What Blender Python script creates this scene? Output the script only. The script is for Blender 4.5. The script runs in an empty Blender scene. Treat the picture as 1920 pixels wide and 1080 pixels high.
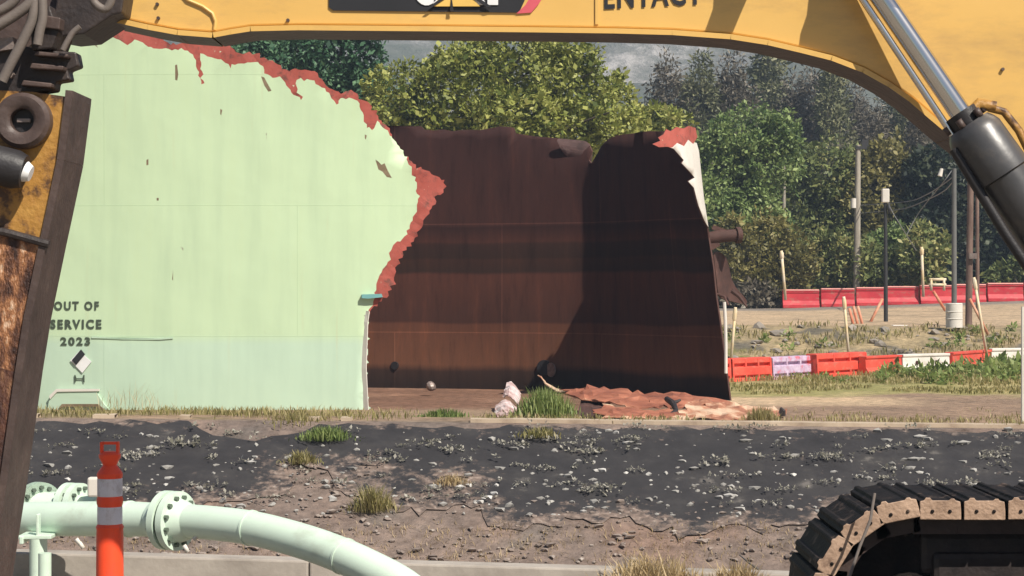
import bpy, bmesh, math, random
import numpy as np
from mathutils import Vector, Matrix, noise
from mathutils.geometry import delaunay_2d_cdt

random.seed(7)
C = bpy.context.scene.collection
SC = bpy.context.scene
R = math.radians
F = 3583.0           # focal length in pixels of the 1920 px wide photograph (30 degree lens)
CZ = 1.72            # eye height

# ------------------------------------------------------------------ camera
cam = bpy.data.cameras.new("camera")
cam.sensor_width = 36.0
cam.lens = 36.0 * F / 1920.0
cam.clip_start = 0.1
cam.clip_end = 6000
co = bpy.data.objects.new("camera", cam)
co.location = (0, 0, CZ)
co.rotation_euler = (R(90), 0, 0)
C.objects.link(co)
SC.camera = co

# ------------------------------------------------------------------ light
SUN = Vector((0.447, -0.520, 0.74)).normalized()
w = bpy.data.worlds.new("World")
SC.world = w
w.use_nodes = True
nt = w.node_tree
sky = nt.nodes.new("ShaderNodeTexSky")
sky.sky_type = 'NISHITA'
sky.sun_disc = False
sky.sun_elevation = math.asin(SUN.z)
sky.sun_rotation = math.atan2(SUN.x, SUN.y)
bg = nt.nodes["Background"]
bg.inputs[1].default_value = 0.055
nt.links.new(sky.outputs[0], bg.inputs[0])
sl = bpy.data.lights.new("sun", 'SUN')
sl.energy = 4.8
sl.angle = R(0.5)
sl.color = (1.0, 0.93, 0.82)
so = bpy.data.objects.new("sun", sl)
so.rotation_euler = SUN.to_track_quat('Z', 'Y').to_euler()
so.location = (30, -30, 50)
C.objects.link(so)
SC.view_settings.view_transform = 'Standard'
SC.view_settings.look = 'None'
SC.view_settings.gamma = 1.0
SC.view_settings.exposure = 0.47


# ------------------------------------------------------------------ helpers
def P(u, v, D):
    return Vector(((u - 960) / F * D, D, CZ + (540 - v) / F * D))


def tag(o, label=None, cat=None, group=None, kind=None):
    if label: o['label'] = label
    if cat: o['category'] = cat
    if group: o['group'] = group
    if kind: o['kind'] = kind
    return o


def empty(name, loc, label=None, cat=None, group=None):
    o = bpy.data.objects.new(name, None)
    o.empty_display_size = 0.3
    o.location = loc
    C.objects.link(o)
    return tag(o, label, cat, group)


def link(o, parent=None):
    C.objects.link(o)
    if parent is not None:
        o.parent = parent
        q = parent
        m = Vector((0, 0, 0))
        while q is not None:
            m += q.location
            q = q.parent
        o.location = -m      # meshes are written in world coordinates
    return o


class MB:
    def __init__(s):
        s.v, s.f, s.m = [], [], []

    def add(s, vs, fs, mi=0):
        b = len(s.v)
        s.v += [tuple(p) for p in vs]
        for f in fs:
            s.f.append([b + i for i in f])
            s.m.append(mi)
        return s

    def box(s, c, size, rot=None, mi=0):
        hx, hy, hz = size[0] / 2, size[1] / 2, size[2] / 2
        vs = [Vector((x, y, z)) for x in (-hx, hx) for y in (-hy, hy) for z in (-hz, hz)]
        if rot is not None:
            vs = [rot @ p for p in vs]
        c = Vector(c)
        vs = [p + c for p in vs]
        return s.add(vs, [(0, 1, 3, 2), (4, 6, 7, 5), (0, 4, 5, 1), (2, 3, 7, 6), (0, 2, 6, 4), (1, 5, 7, 3)], mi)

    def tube(s, pts, r, n=12, mi=0, cap=True):
        pts = [Vector(p) for p in pts]
        rs = r if isinstance(r, (list, tuple)) else [r] * len(pts)
        rings = []
        up = None
        for i, p in enumerate(pts):
            a = pts[max(i - 1, 0)]
            b = pts[min(i + 1, len(pts) - 1)]
            t = (b - a).normalized()
            if up is None:
                up = Vector((0, 0, 1)) if abs(t.z) < 0.9 else Vector((0, 1, 0))
            x = t.cross(up).normalized()
            y = x.cross(t).normalized()
            up = y
            rings.append([p + (x * math.cos(2 * math.pi * k / n) + y * math.sin(2 * math.pi * k / n)) * rs[i] for k in range(n)])
        vs = [q for rg in rings for q in rg]
        fs = []
        for i in range(len(pts) - 1):
            for k in range(n):
                k2 = (k + 1) % n
                fs.append((i * n + k, i * n + k2, (i + 1) * n + k2, (i + 1) * n + k))
        if cap:
            fs.append(tuple(range(n))[::-1])
            fs.append(tuple(range((len(pts) - 1) * n, len(pts) * n)))
        return s.add(vs, fs, mi)

    def prism(s, poly, y0, y1, mi=0):
        """poly: list of (x, z); extruded in depth from y0 to y1"""
        n = len(poly)
        vs = [(x, y0, z) for x, z in poly] + [(x, y1, z) for x, z in poly]
        fs = [tuple(range(n)), tuple(range(n, 2 * n))[::-1]]
        for i in range(n):
            j = (i + 1) % n
            fs.append((i, i + n, j + n, j))
        return s.add(vs, fs, mi)

    def disc(s, c, axis, r, th, n=28, mi=0):
        c = Vector(c)
        axis = Vector(axis).normalized()
        return s.tube([c - axis * th / 2, c + axis * th / 2], r, n, mi)

    def build(s, name, mats, parent=None, smooth=False, bevel=0.0, auto=None):
        me = bpy.data.meshes.new(name)
        me.from_pydata(s.v, [], s.f)
        if not isinstance(mats, (list, tuple)):
            mats = [mats]
        for m in mats:
            me.materials.append(m)
        me.polygons.foreach_set("material_index", s.m)
        bm = bmesh.new()
        bm.from_mesh(me)
        bmesh.ops.recalc_face_normals(bm, faces=bm.faces)
        if smooth:
            for f in bm.faces:
                f.smooth = len(f.verts) <= 4
            ca = math.radians(auto or 40)
            for e in bm.edges:
                if len(e.link_faces) == 2 and e.calc_face_angle(0) > ca:
                    e.smooth = False
        bm.to_mesh(me)
        bm.free()
        o = bpy.data.objects.new(name, me)
        link(o, parent)
        if bevel:
            md = o.modifiers.new("bevel", 'BEVEL')
            md.width = bevel
            md.segments = 2
            md.limit_method = 'ANGLE'
            md.angle_limit = R(35)
        return o


def quads_mesh(name, V, mat, smooth=False):
    """V: array (n, 4, 3) of separate quads"""
    n = len(V)
    me = bpy.data.meshes.new(name)
    me.vertices.add(n * 4)
    me.vertices.foreach_set("co", np.ascontiguousarray(V.reshape(-1), dtype=np.float32))
    me.loops.add(n * 4)
    me.loops.foreach_set("vertex_index", np.arange(n * 4, dtype=np.int32))
    me.polygons.add(n)
    me.polygons.foreach_set("loop_start", np.arange(0, n * 4, 4, dtype=np.int32))
    me.polygons.foreach_set("loop_total", np.full(n, 4, dtype=np.int32))
    me.update(calc_edges=True)
    me.materials.append(mat)
    return me


# ------------------------------------------------------------------ materials
def N(t, kind, **kw):
    n = t.nodes.new(kind)
    for k, v in kw.items():
        if k.startswith('i_'):
            n.inputs[k[2:].replace('_', ' ')].default_value = v
        else:
            setattr(n, k, v)
    return n


def newmat(name):
    m = bpy.data.materials.new(name)
    m.use_nodes = True
    return m, m.node_tree, m.node_tree.nodes["Principled BSDF"]


def ramp(t, stops, interp='LINEAR'):
    r = t.nodes.new("ShaderNodeValToRGB")
    r.color_ramp.interpolation = interp
    el = r.color_ramp.elements
    while len(el) > 1:
        el.remove(el[-1])
    el[0].position = stops[0][0]
    el[0].color = (*stops[0][1], 1)
    for p, c in stops[1:]:
        e = el.new(p)
        e.color = (*c, 1)
    return r


def weathered(name, stops, scale=3.0, rough=0.6, bump=0.15, metal=0.0, stretch=(1, 1, 1), detail=8, spec=0.4, bscale=None, coat=0.0, chip=None, grime=None):
    m, t, b = newmat(name)
    tc = N(t, "ShaderNodeTexCoord")
    mp = N(t, "ShaderNodeMapping")
    mp.inputs['Scale'].default_value = stretch
    t.links.new(tc.outputs['Object'], mp.inputs[0])
    no = N(t, "ShaderNodeTexNoise", i_Scale=scale, i_Detail=detail, i_Roughness=0.65)
    t.links.new(mp.outputs[0], no.inputs['Vector'])
    r = ramp(t, stops)
    t.links.new(no.outputs['Fac'], r.inputs[0])
    last = r.outputs[0]
    for kind, spec_ in (('g', grime), ('c', chip)):
        if not spec_: continue
        colr, sc_, lo, hi, st_ = spec_
        mq = N(t, "ShaderNodeMapping")
        mq.inputs['Scale'].default_value = st_
        mq.inputs['Location'].default_value = (3.7, 1.9, 5.3)
        t.links.new(tc.outputs['Object'], mq.inputs[0])
        nq = N(t, "ShaderNodeTexNoise", i_Scale=sc_, i_Detail=8, i_Roughness=0.7)
        t.links.new(mq.outputs[0], nq.inputs['Vector'])
        rq = ramp(t, [(lo, (0, 0, 0)), (hi, (1, 1, 1))])
        t.links.new(nq.outputs['Fac'], rq.inputs[0])
        xq = N(t, "ShaderNodeMix", data_type='RGBA')
        t.links.new(rq.outputs[0], xq.inputs[0])
        t.links.new(last, xq.inputs[6])
        xq.inputs[7].default_value = (*colr, 1)
        last = xq.outputs[2]
    t.links.new(last, b.inputs['Base Color'])
    b.inputs['Roughness'].default_value = rough
    b.inputs['Metallic'].default_value = metal
    b.inputs['Specular IOR Level'].default_value = spec
    b.inputs['Coat Weight'].default_value = coat
    if bump:
        n2 = N(t, "ShaderNodeTexNoise", i_Scale=bscale or scale * 6, i_Detail=6)
        t.links.new(mp.outputs[0], n2.inputs['Vector'])
        bp = N(t, "ShaderNodeBump", i_Strength=bump, i_Distance=0.02)
        t.links.new(n2.outputs['Fac'], bp.inputs['Height'])
        t.links.new(bp.outputs[0], b.inputs['Normal'])
    return m


def plain(name, c, var=0.12, **kw):
    lo = tuple(x * (1 - var) for x in c)
    hi = tuple(min(1, x * (1 + var)) for x in c)
    return weathered(name, [(0.3, lo), (0.7, hi)], **kw)


def leafmat(name, c1, c2, c3=None, trans=0.35, nscale=0.5):
    m, t, b = newmat(name)
    g = N(t, "ShaderNodeNewGeometry")
    tc = N(t, "ShaderNodeTexCoord")
    no = N(t, "ShaderNodeTexNoise", i_Scale=nscale, i_Detail=2)
    t.links.new(tc.outputs['Object'], no.inputs['Vector'])
    ad = N(t, "ShaderNodeMath", operation='MULTIPLY_ADD')
    t.links.new(g.outputs['Random Per Island'], ad.inputs[0])
    ad.inputs[1].default_value = 0.55
    t.links.new(no.outputs['Fac'], ad.inputs[2])
    s2 = N(t, "ShaderNodeMath", operation='SUBTRACT')
    t.links.new(ad.outputs[0], s2.inputs[0])
    s2.inputs[1].default_value = 0.27
    st = [(0.2, c1), (0.55, c2)]
    st.append((0.85, c3 if c3 else tuple(x * 1.3 for x in c2)))
    r = ramp(t, st)
    t.links.new(s2.outputs[0], r.inputs[0])
    t.links.new(r.outputs[0], b.inputs['Base Color'])
    b.inputs['Roughness'].default_value = 0.5
    b.inputs['Specular IOR Level'].default_value = 0.3
    tr = N(t, "ShaderNodeBsdfTranslucent")
    t.links.new(r.outputs[0], tr.inputs[0])
    mx = N(t, "ShaderNodeMixShader")
    mx.inputs[0].default_value = trans
    t.links.new(b.outputs[0], mx.inputs[1])
    t.links.new(tr.outputs[0], mx.inputs[2])
    t.links.new(mx.outputs[0], t.nodes["Material Output"].inputs[0])
    return m


M = {}
M['yellow'] = weathered('yellow_paint', [(0.22, (0.44, 0.25, 0.075)), (0.36, (0.65, 0.395, 0.11)), (0.75, (0.71, 0.44, 0.13))], scale=2.0, rough=0.38, bump=0.03, spec=0.5, grime=((0.40, 0.25, 0.10), 2.6, 0.50, 0.78, (0.5, 1, 1.6)), chip=((0.13, 0.075, 0.04), 26, 0.715, 0.735, (1, 1, 1)))
M['yellow_worn'] = weathered('worn_yellow_paint', [(0.34, (0.035, 0.022, 0.016)), (0.43, (0.10, 0.05, 0.025)), (0.5, (0.36, 0.18, 0.04)), (0.75, (0.45, 0.25, 0.06))], scale=7, rough=0.5, bump=0.3)
M['rust_scratch'] = weathered('scratched_rusty_steel', [(0.36, (0.035, 0.016, 0.012)), (0.47, (0.13, 0.055, 0.03)), (0.56, (0.36, 0.16, 0.07)), (0.64, (0.62, 0.43, 0.30))], scale=14, rough=0.5, bump=0.5, stretch=(1.6, 1, 0.7), metal=0.1)
M['rust_low'] = weathered('deep_brown_rust', [(0.35, (0.03, 0.015, 0.013)), (0.55, (0.09, 0.035, 0.022)), (0.72, (0.24, 0.12, 0.06))], scale=14, rough=0.6, bump=0.5, stretch=(1.6, 1, 0.7))
M['dark_steel'] = weathered('dark_greasy_steel', [(0.3, (0.018, 0.015, 0.016)), (0.6, (0.042, 0.032, 0.030)), (0.8, (0.09, 0.065, 0.055))], scale=8, rough=0.5, bump=0.2)
M['brown_steel'] = weathered('brown_worn_steel', [(0.3, (0.045, 0.03, 0.027)), (0.6, (0.085, 0.058, 0.05)), (0.8, (0.16, 0.11, 0.09))], scale=6, rough=0.5, bump=0.2)
M['bare_steel'] = weathered('bare_worn_steel', [(0.3, (0.16, 0.12, 0.11)), (0.7, (0.32, 0.26, 0.23))], scale=10, rough=0.4, bump=0.2, metal=0.4)
M['rubber'] = plain('black_rubber', (0.022, 0.02, 0.022), scale=20, rough=0.5, bump=0.1)
M['grey_hose'] = plain('dusty_grey_hose', (0.15, 0.125, 0.11), scale=20, rough=0.6, bump=0.1)
M['chrome'] = plain('chrome_rod', (0.62, 0.60, 0.58), var=0.05, scale=4, rough=0.16, bump=0.0, metal=1.0)
M['cyl'] = weathered('dark_grey_cylinder_paint', [(0.3, (0.035, 0.034, 0.036)), (0.7, (0.07, 0.068, 0.07))], scale=5, rough=0.38, bump=0.05, spec=0.6, grime=((0.13, 0.105, 0.085), 6, 0.5, 0.75, (1, 1, 1)))
M['black'] = plain('black_decal', (0.025, 0.025, 0.028), scale=6, rough=0.4, bump=0.0)
M['white'] = plain('white_decal', (0.75, 0.75, 0.75), var=0.05, scale=6, rough=0.5, bump=0.0)
M['pink'] = plain('red_pink_decal', (0.62, 0.10, 0.13), scale=6, rough=0.5, bump=0.0)
M['tri'] = plain('yellow_decal', (0.75, 0.48, 0.12), scale=6, rough=0.5, bump=0.0)
M['track_end'] = weathered('dusty_track_steel', [(0.28, (0.10, 0.06, 0.045)), (0.42, (0.33, 0.22, 0.155)), (0.7, (0.52, 0.36, 0.26))], scale=9, rough=0.55, bump=0.3)
M['track_dark'] = weathered('dark_track_steel', [(0.3, (0.006, 0.006, 0.007)), (0.56, (0.018, 0.014, 0.013)), (0.66, (0.10, 0.072, 0.058)), (0.76, (0.26, 0.19, 0.15))], scale=9, rough=0.7, bump=0.3, spec=0.15)  # near-black tones hold the shade painted on the shoe tops; tan is dust
M['mint'] = weathered('mint_pipe_paint', [(0.25, (0.52, 0.63, 0.52)), (0.5, (0.60, 0.73, 0.61)), (0.8, (0.62, 0.75, 0.64))], scale=3, rough=0.34, bump=0.03, spec=0.5, grime=((0.34, 0.36, 0.28), 3.5, 0.54, 0.85, (0.6, 0.6, 1)), chip=((0.25, 0.16, 0.10), 24, 0.715, 0.735, (1, 1, 1)))
M['bolt'] = plain('dark_bolt_steel', (0.10, 0.13, 0.10), scale=30, rough=0.5, bump=0.1)
M['orange'] = plain('safety_orange_plastic', (0.92, 0.085, 0.028), var=0.05, scale=8, rough=0.45, bump=0.04, grime=((0.42, 0.07, 0.04), 14, 0.52, 0.8, (1, 1, 0.5)), chip=((0.2, 0.07, 0.05), 60, 0.70, 0.73, (1, 1, 0.4)))
M['reflect'] = plain('white_reflective_band', (0.68, 0.66, 0.72), var=0.05, scale=25, rough=0.35, bump=0.0, grime=((0.42, 0.36, 0.36), 22, 0.5, 0.75, (1, 1, 0.6)))
M['concrete'] = weathered('weathered_concrete', [(0.3, (0.22, 0.19, 0.165)), (0.55, (0.36, 0.32, 0.28)), (0.8, (0.45, 0.41, 0.36))], scale=2.2, rough=0.9, bump=0.25)
M['red_bar'] = weathered('red_barrier_plastic', [(0.3, (0.55, 0.05, 0.035)), (0.7, (0.78, 0.11, 0.07))], scale=1.5, rough=0.5, bump=0.02, grime=((0.32, 0.22, 0.16), 3.0, 0.52, 0.8, (1, 1, 2)))
M['dkred_bar'] = weathered('crimson_barrier_plastic', [(0.3, (0.45, 0.02, 0.035)), (0.7, (0.62, 0.05, 0.06))], scale=1.5, rough=0.5, bump=0.02, grime=((0.32, 0.22, 0.16), 3.0, 0.52, 0.8, (1, 1, 2)))
M['white_bar'] = weathered('white_barrier_plastic', [(0.3, (0.62, 0.56, 0.50)), (0.7, (0.78, 0.74, 0.68))], scale=1.5, rough=0.5, bump=0.02, grime=((0.32, 0.22, 0.16), 3.0, 0.52, 0.8, (1, 1, 2)))
M['lilac_bar'] = weathered('faded_lilac_barrier_plastic', [(0.36, (0.60, 0.16, 0.22)), (0.48, (0.48, 0.36, 0.50)), (0.7, (0.66, 0.54, 0.68))], scale=5, rough=0.5, bump=0.02)
M['slot'] = plain('dark_slot', (0.05, 0.015, 0.012), scale=6, rough=0.8, bump=0.0)
M['stake'] = weathered('pale_stake_paint', [(0.4, (0.68, 0.52, 0.28)), (0.6, (0.72, 0.62, 0.48))], scale=2.5, rough=0.6, bump=0.0)
M['stake_red'] = weathered('faded_orange_stake', [(0.4, (0.55, 0.17, 0.09)), (0.6, (0.62, 0.34, 0.22))], scale=2.5, rough=0.6, bump=0.0)
M['pole_grey'] = weathered('weathered_grey_wood', [(0.3, (0.22, 0.19, 0.15)), (0.7, (0.46, 0.42, 0.35))], scale=2, rough=0.8, bump=0.2, stretch=(4, 4, 0.6))
M['pole_dark'] = plain('dark_pole_paint', (0.03, 0.03, 0.032), scale=3, rough=0.6, bump=0.1)
M['pole_steel'] = plain('dull_grey_pole_steel', (0.13, 0.13, 0.125), scale=3, rough=0.6, bump=0.1)
M['pole_brown'] = weathered('brown_pole_wood', [(0.3, (0.10, 0.06, 0.045)), (0.7, (0.24, 0.16, 0.13))], scale=2, rough=0.8, bump=0.2, stretch=(4, 4, 0.6))
M['offwhite'] = plain('off_white_paint', (0.66, 0.62, 0.56), var=0.08, scale=3, rough=0.6, bump=0.05)
M['wire'] = plain('pale_wire', (0.20, 0.20, 0.20), scale=3, rough=0.6, bump=0.0)
M['bark'] = weathered('bark', [(0.3, (0.05, 0.04, 0.032)), (0.7, (0.14, 0.115, 0.09))], scale=3, rough=0.9, bump=0.3, stretch=(3, 3, 0.6))
M['bark_pale'] = weathered('pale_bark', [(0.3, (0.16, 0.14, 0.12)), (0.7, (0.34, 0.31, 0.28))], scale=3, rough=0.9, bump=0.3, stretch=(3, 3, 0.6))
M['primer'] = weathered('red_primer_steel', [(0.30, (0.16, 0.034, 0.025)), (0.42, (0.34, 0.072, 0.052)), (0.75, (0.43, 0.105, 0.08))], scale=3.0, rough=0.8, bump=0.15, grime=((0.17, 0.06, 0.045), 4.5, 0.54, 0.66, (1, 1, 1)), chip=((0.55, 0.62, 0.45), 7, 0.66, 0.675, (1, 1, 1)))
M['scar'] = weathered('brown_paint_scar', [(0.3, (0.11, 0.075, 0.04)), (0.7, (0.26, 0.19, 0.12))], scale=6, rough=0.8, bump=0.2)
M['rim'] = plain('torn_steel_edge', (0.10, 0.045, 0.035), scale=8, rough=0.7, bump=0.2)
M['plate'] = weathered('fallen_plate_rust', [(0.30, (0.08, 0.03, 0.022)), (0.42, (0.25, 0.085, 0.05)), (0.55, (0.38, 0.145, 0.085)), (0.59, (0.56, 0.38, 0.25)), (0.8, (0.62, 0.47, 0.34))], scale=1.0, rough=0.75, bump=0.25, detail=6, stretch=(0.5, 1, 1.6))
M['plate_pale'] = weathered('cream_scuffed_plate', [(0.32, (0.16, 0.06, 0.04)), (0.46, (0.38, 0.17, 0.10)), (0.53, (0.56, 0.37, 0.25)), (0.75, (0.68, 0.54, 0.40))], scale=1.4, rough=0.75, bump=0.25, detail=7)
M['rust_flap'] = weathered('brown_bent_rust', [(0.3, (0.035, 0.018, 0.015)), (0.6, (0.085, 0.04, 0.032)), (0.8, (0.2, 0.10, 0.085))], scale=2.5, rough=0.8, bump=0.2)
M['debris'] = weathered('pale_pink_debris', [(0.35, (0.22, 0.09, 0.08)), (0.5, (0.52, 0.38, 0.36)), (0.7, (0.75, 0.70, 0.70))], scale=3.5, rough=0.7, bump=0.2)
M['teal'] = plain('teal_paint', (0.16, 0.38, 0.38), scale=3, rough=0.6, bump=0.0)
M['stone'] = weathered('grey_tan_stone', [(0.35, (0.17, 0.135, 0.115)), (0.52, (0.26, 0.21, 0.18)), (0.60, (0.36, 0.31, 0.27)), (0.68, (0.66, 0.61, 0.55))], scale=0.9, rough=0.9, bump=0.3)
M['rock'] = weathered('slope_rock', [(0.3, (0.17, 0.15, 0.125)), (0.6, (0.30, 0.26, 0.22)), (0.8, (0.46, 0.41, 0.35))], scale=0.9, rough=0.9, bump=0.3)
M['grass'] = leafmat('grass_blades', (0.22, 0.21, 0.075), (0.36, 0.31, 0.13), (0.52, 0.43, 0.24), trans=0.45, nscale=0.35)
M['greengrass'] = leafmat('green_grass_blades', (0.10, 0.15, 0.04), (0.24, 0.31, 0.09), (0.40, 0.44, 0.18), trans=0.4, nscale=0.6)
M['strawgrass'] = leafmat('straw_blades', (0.25, 0.18, 0.085), (0.48, 0.36, 0.19), (0.70, 0.56, 0.36), nscale=0.6)
M['weed'] = leafmat('pale_weed_leaves', (0.20, 0.19, 0.14), (0.36, 0.34, 0.28), (0.55, 0.52, 0.45), nscale=0.9)
M['leaf_bright'] = leafmat('bright_leaves', (0.08, 0.11, 0.02), (0.31, 0.335, 0.075), (0.52, 0.52, 0.18), trans=0.3)
M['leaf_dark'] = leafmat('dark_leaves', (0.021, 0.063, 0.032), (0.069, 0.161, 0.081), (0.161, 0.287, 0.149), trans=0.25)
M['leaf_mid'] = leafmat('mid_green_leaves', (0.060, 0.106, 0.033), (0.218, 0.298, 0.099), (0.383, 0.462, 0.185), trans=0.3)
M['leaf_olive'] = leafmat('olive_brown_leaves', (0.075, 0.072, 0.024), (0.22, 0.20, 0.06), (0.38, 0.33, 0.13), trans=0.3)
M['leaf_grey'] = leafmat('grey_dry_twigs', (0.06, 0.05, 0.035), (0.155, 0.135, 0.095), (0.34, 0.30, 0.245), trans=0.15)
M['leaf_mixed'] = leafmat('mixed_green_leaves', (0.070, 0.094, 0.035), (0.218, 0.258, 0.086), (0.452, 0.421, 0.172), trans=0.3)
M['leaf_hill'] = leafmat('sparse_olive_leaves', (0.063, 0.069, 0.034), (0.167, 0.178, 0.086), (0.322, 0.310, 0.172), trans=0.2)
M['leaf_shaded'] = leafmat('shaded_green_leaves', (0.007, 0.014, 0.011), (0.025, 0.039, 0.023), (0.092, 0.109, 0.057), trans=0.2)  # near-black greens: the trees' shade is put into the leaf colour


def shellmat():
    m, t, b = newmat('mint_tank_paint')
    uv = N(t, "ShaderNodeUVMap")
    br = N(t, "ShaderNodeTexBrick", i_Scale=1.0)
    br.inputs['Mortar Size'].default_value = 0.012
    br.inputs['Mortar Smooth'].default_value = 0.6
    br.inputs['Brick Width'].default_value = 7.3
    br.inputs['Row Height'].default_value = 2.46
    br.inputs['Color1'].default_value = (1, 1, 1, 1)
    br.inputs['Color2'].default_value = (0.97, 0.97, 0.97, 1)
    br.inputs['Mortar'].default_value = (0.90, 0.92, 0.90, 1)
    mp = N(t, "ShaderNodeMapping")
    mp.inputs['Location'].default_value = (2.3, 1.644, 0)
    t.links.new(uv.outputs[0], mp.inputs[0])
    t.links.new(mp.outputs[0], br.inputs[0])
    sx = N(t, "ShaderNodeSeparateXYZ")
    t.links.new(uv.outputs[0], sx.inputs[0])
    hr = N(t, "ShaderNodeMapRange")
    hr.inputs['From Min'].default_value = -0.6
    hr.inputs['From Max'].default_value = 3.6
    t.links.new(sx.outputs['Y'], hr.inputs['Value'])
    base = ramp(t, [(0.0, (0.465, 0.605, 0.46)), (0.30, (0.485, 0.635, 0.49)), (0.345, (0.515, 0.66, 0.435)), (1.0, (0.525, 0.665, 0.43))])
    t.links.new(hr.outputs[0], base.inputs[0])
    # faint vertical streaks and patches of grime
    m2 = N(t, "ShaderNodeMapping")
    m2.inputs['Scale'].default_value = (1.6, 0.18, 1)
    t.links.new(uv.outputs[0], m2.inputs[0])
    no = N(t, "ShaderNodeTexNoise", i_Scale=1.6, i_Detail=6, i_Roughness=0.6)
    t.links.new(m2.outputs[0], no.inputs['Vector'])
    r2 = ramp(t, [(0.3, (0.90, 0.91, 0.92)), (0.55, (1, 1, 1)), (0.8, (1.0, 0.985, 0.95))])
    t.links.new(no.outputs['Fac'], r2.inputs[0])
    mu = N(t, "ShaderNodeMix", data_type='RGBA', blend_type='MULTIPLY')
    mu.inputs[0].default_value = 1.0
    t.links.new(base.outputs[0], mu.inputs[6])
    t.links.new(r2.outputs[0], mu.inputs[7])
    mu2 = N(t, "ShaderNodeMix", data_type='RGBA', blend_type='MULTIPLY')
    mu2.inputs[0].default_value = 1.0
    t.links.new(mu.outputs[2], mu2.inputs[6])
    t.links.new(br.outputs[0], mu2.inputs[7])
    # small chips
    n3 = N(t, "ShaderNodeTexNoise", i_Scale=3.2, i_Detail=3)
    m3 = N(t, "ShaderNodeMapping")
    m3.inputs['Scale'].default_value = (2.2, 0.8, 1)
    t.links.new(uv.outputs[0], m3.inputs[0])
    t.links.new(m3.outputs[0], n3.inputs['Vector'])
    r3 = ramp(t, [(0.755, (0, 0, 0)), (0.775, (1, 1, 1))])
    t.links.new(n3.outputs['Fac'], r3.inputs[0])
    mu3 = N(t, "ShaderNodeMix", data_type='RGBA')
    t.links.new(r3.outputs[0], mu3.inputs[0])
    t.links.new(mu2.outputs[2], mu3.inputs[6])
    mu3.inputs[7].default_value = (0.30, 0.32, 0.22, 1)
    # thin rust runs and chalky fading
    m4 = N(t, "ShaderNodeMapping")
    m4.inputs['Scale'].default_value = (3.0, 0.14, 1)
    t.links.new(uv.outputs[0], m4.inputs[0])
    n4 = N(t, "ShaderNodeTexNoise", i_Scale=2.0, i_Detail=4, i_Roughness=0.55)
    t.links.new(m4.outputs[0], n4.inputs['Vector'])
    r4 = ramp(t, [(0.63, (0, 0, 0)), (0.80, (0.5, 0.5, 0.5))])
    t.links.new(n4.outputs['Fac'], r4.inputs[0])
    mu4 = N(t, "ShaderNodeMix", data_type='RGBA')
    t.links.new(r4.outputs[0], mu4.inputs[0])
    t.links.new(mu3.outputs[2], mu4.inputs[6])
    mu4.inputs[7].default_value = (0.50, 0.50, 0.30, 1)
    n5 = N(t, "ShaderNodeTexNoise", i_Scale=0.7, i_Detail=3)
    t.links.new(uv.outputs[0], n5.inputs['Vector'])
    ba = N(t, "ShaderNodeMath", operation='MULTIPLY_ADD')
    t.links.new(br.outputs['Fac'], ba.inputs[0])
    ba.inputs[1].default_value = 0.04
    t.links.new(n5.outputs['Fac'], ba.inputs[2])
    bp = N(t, "ShaderNodeBump", i_Strength=0.3, i_Distance=0.08)
    t.links.new(ba.outputs[0], bp.inputs['Height'])
    t.links.new(bp.outputs[0], b.inputs['Normal'])
    t.links.new(mu4.outputs[2], b.inputs['Base Color'])
    b.inputs['Roughness'].default_value = 0.55
    b.inputs['Specular IOR Level'].default_value = 0.3
    return m


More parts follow.
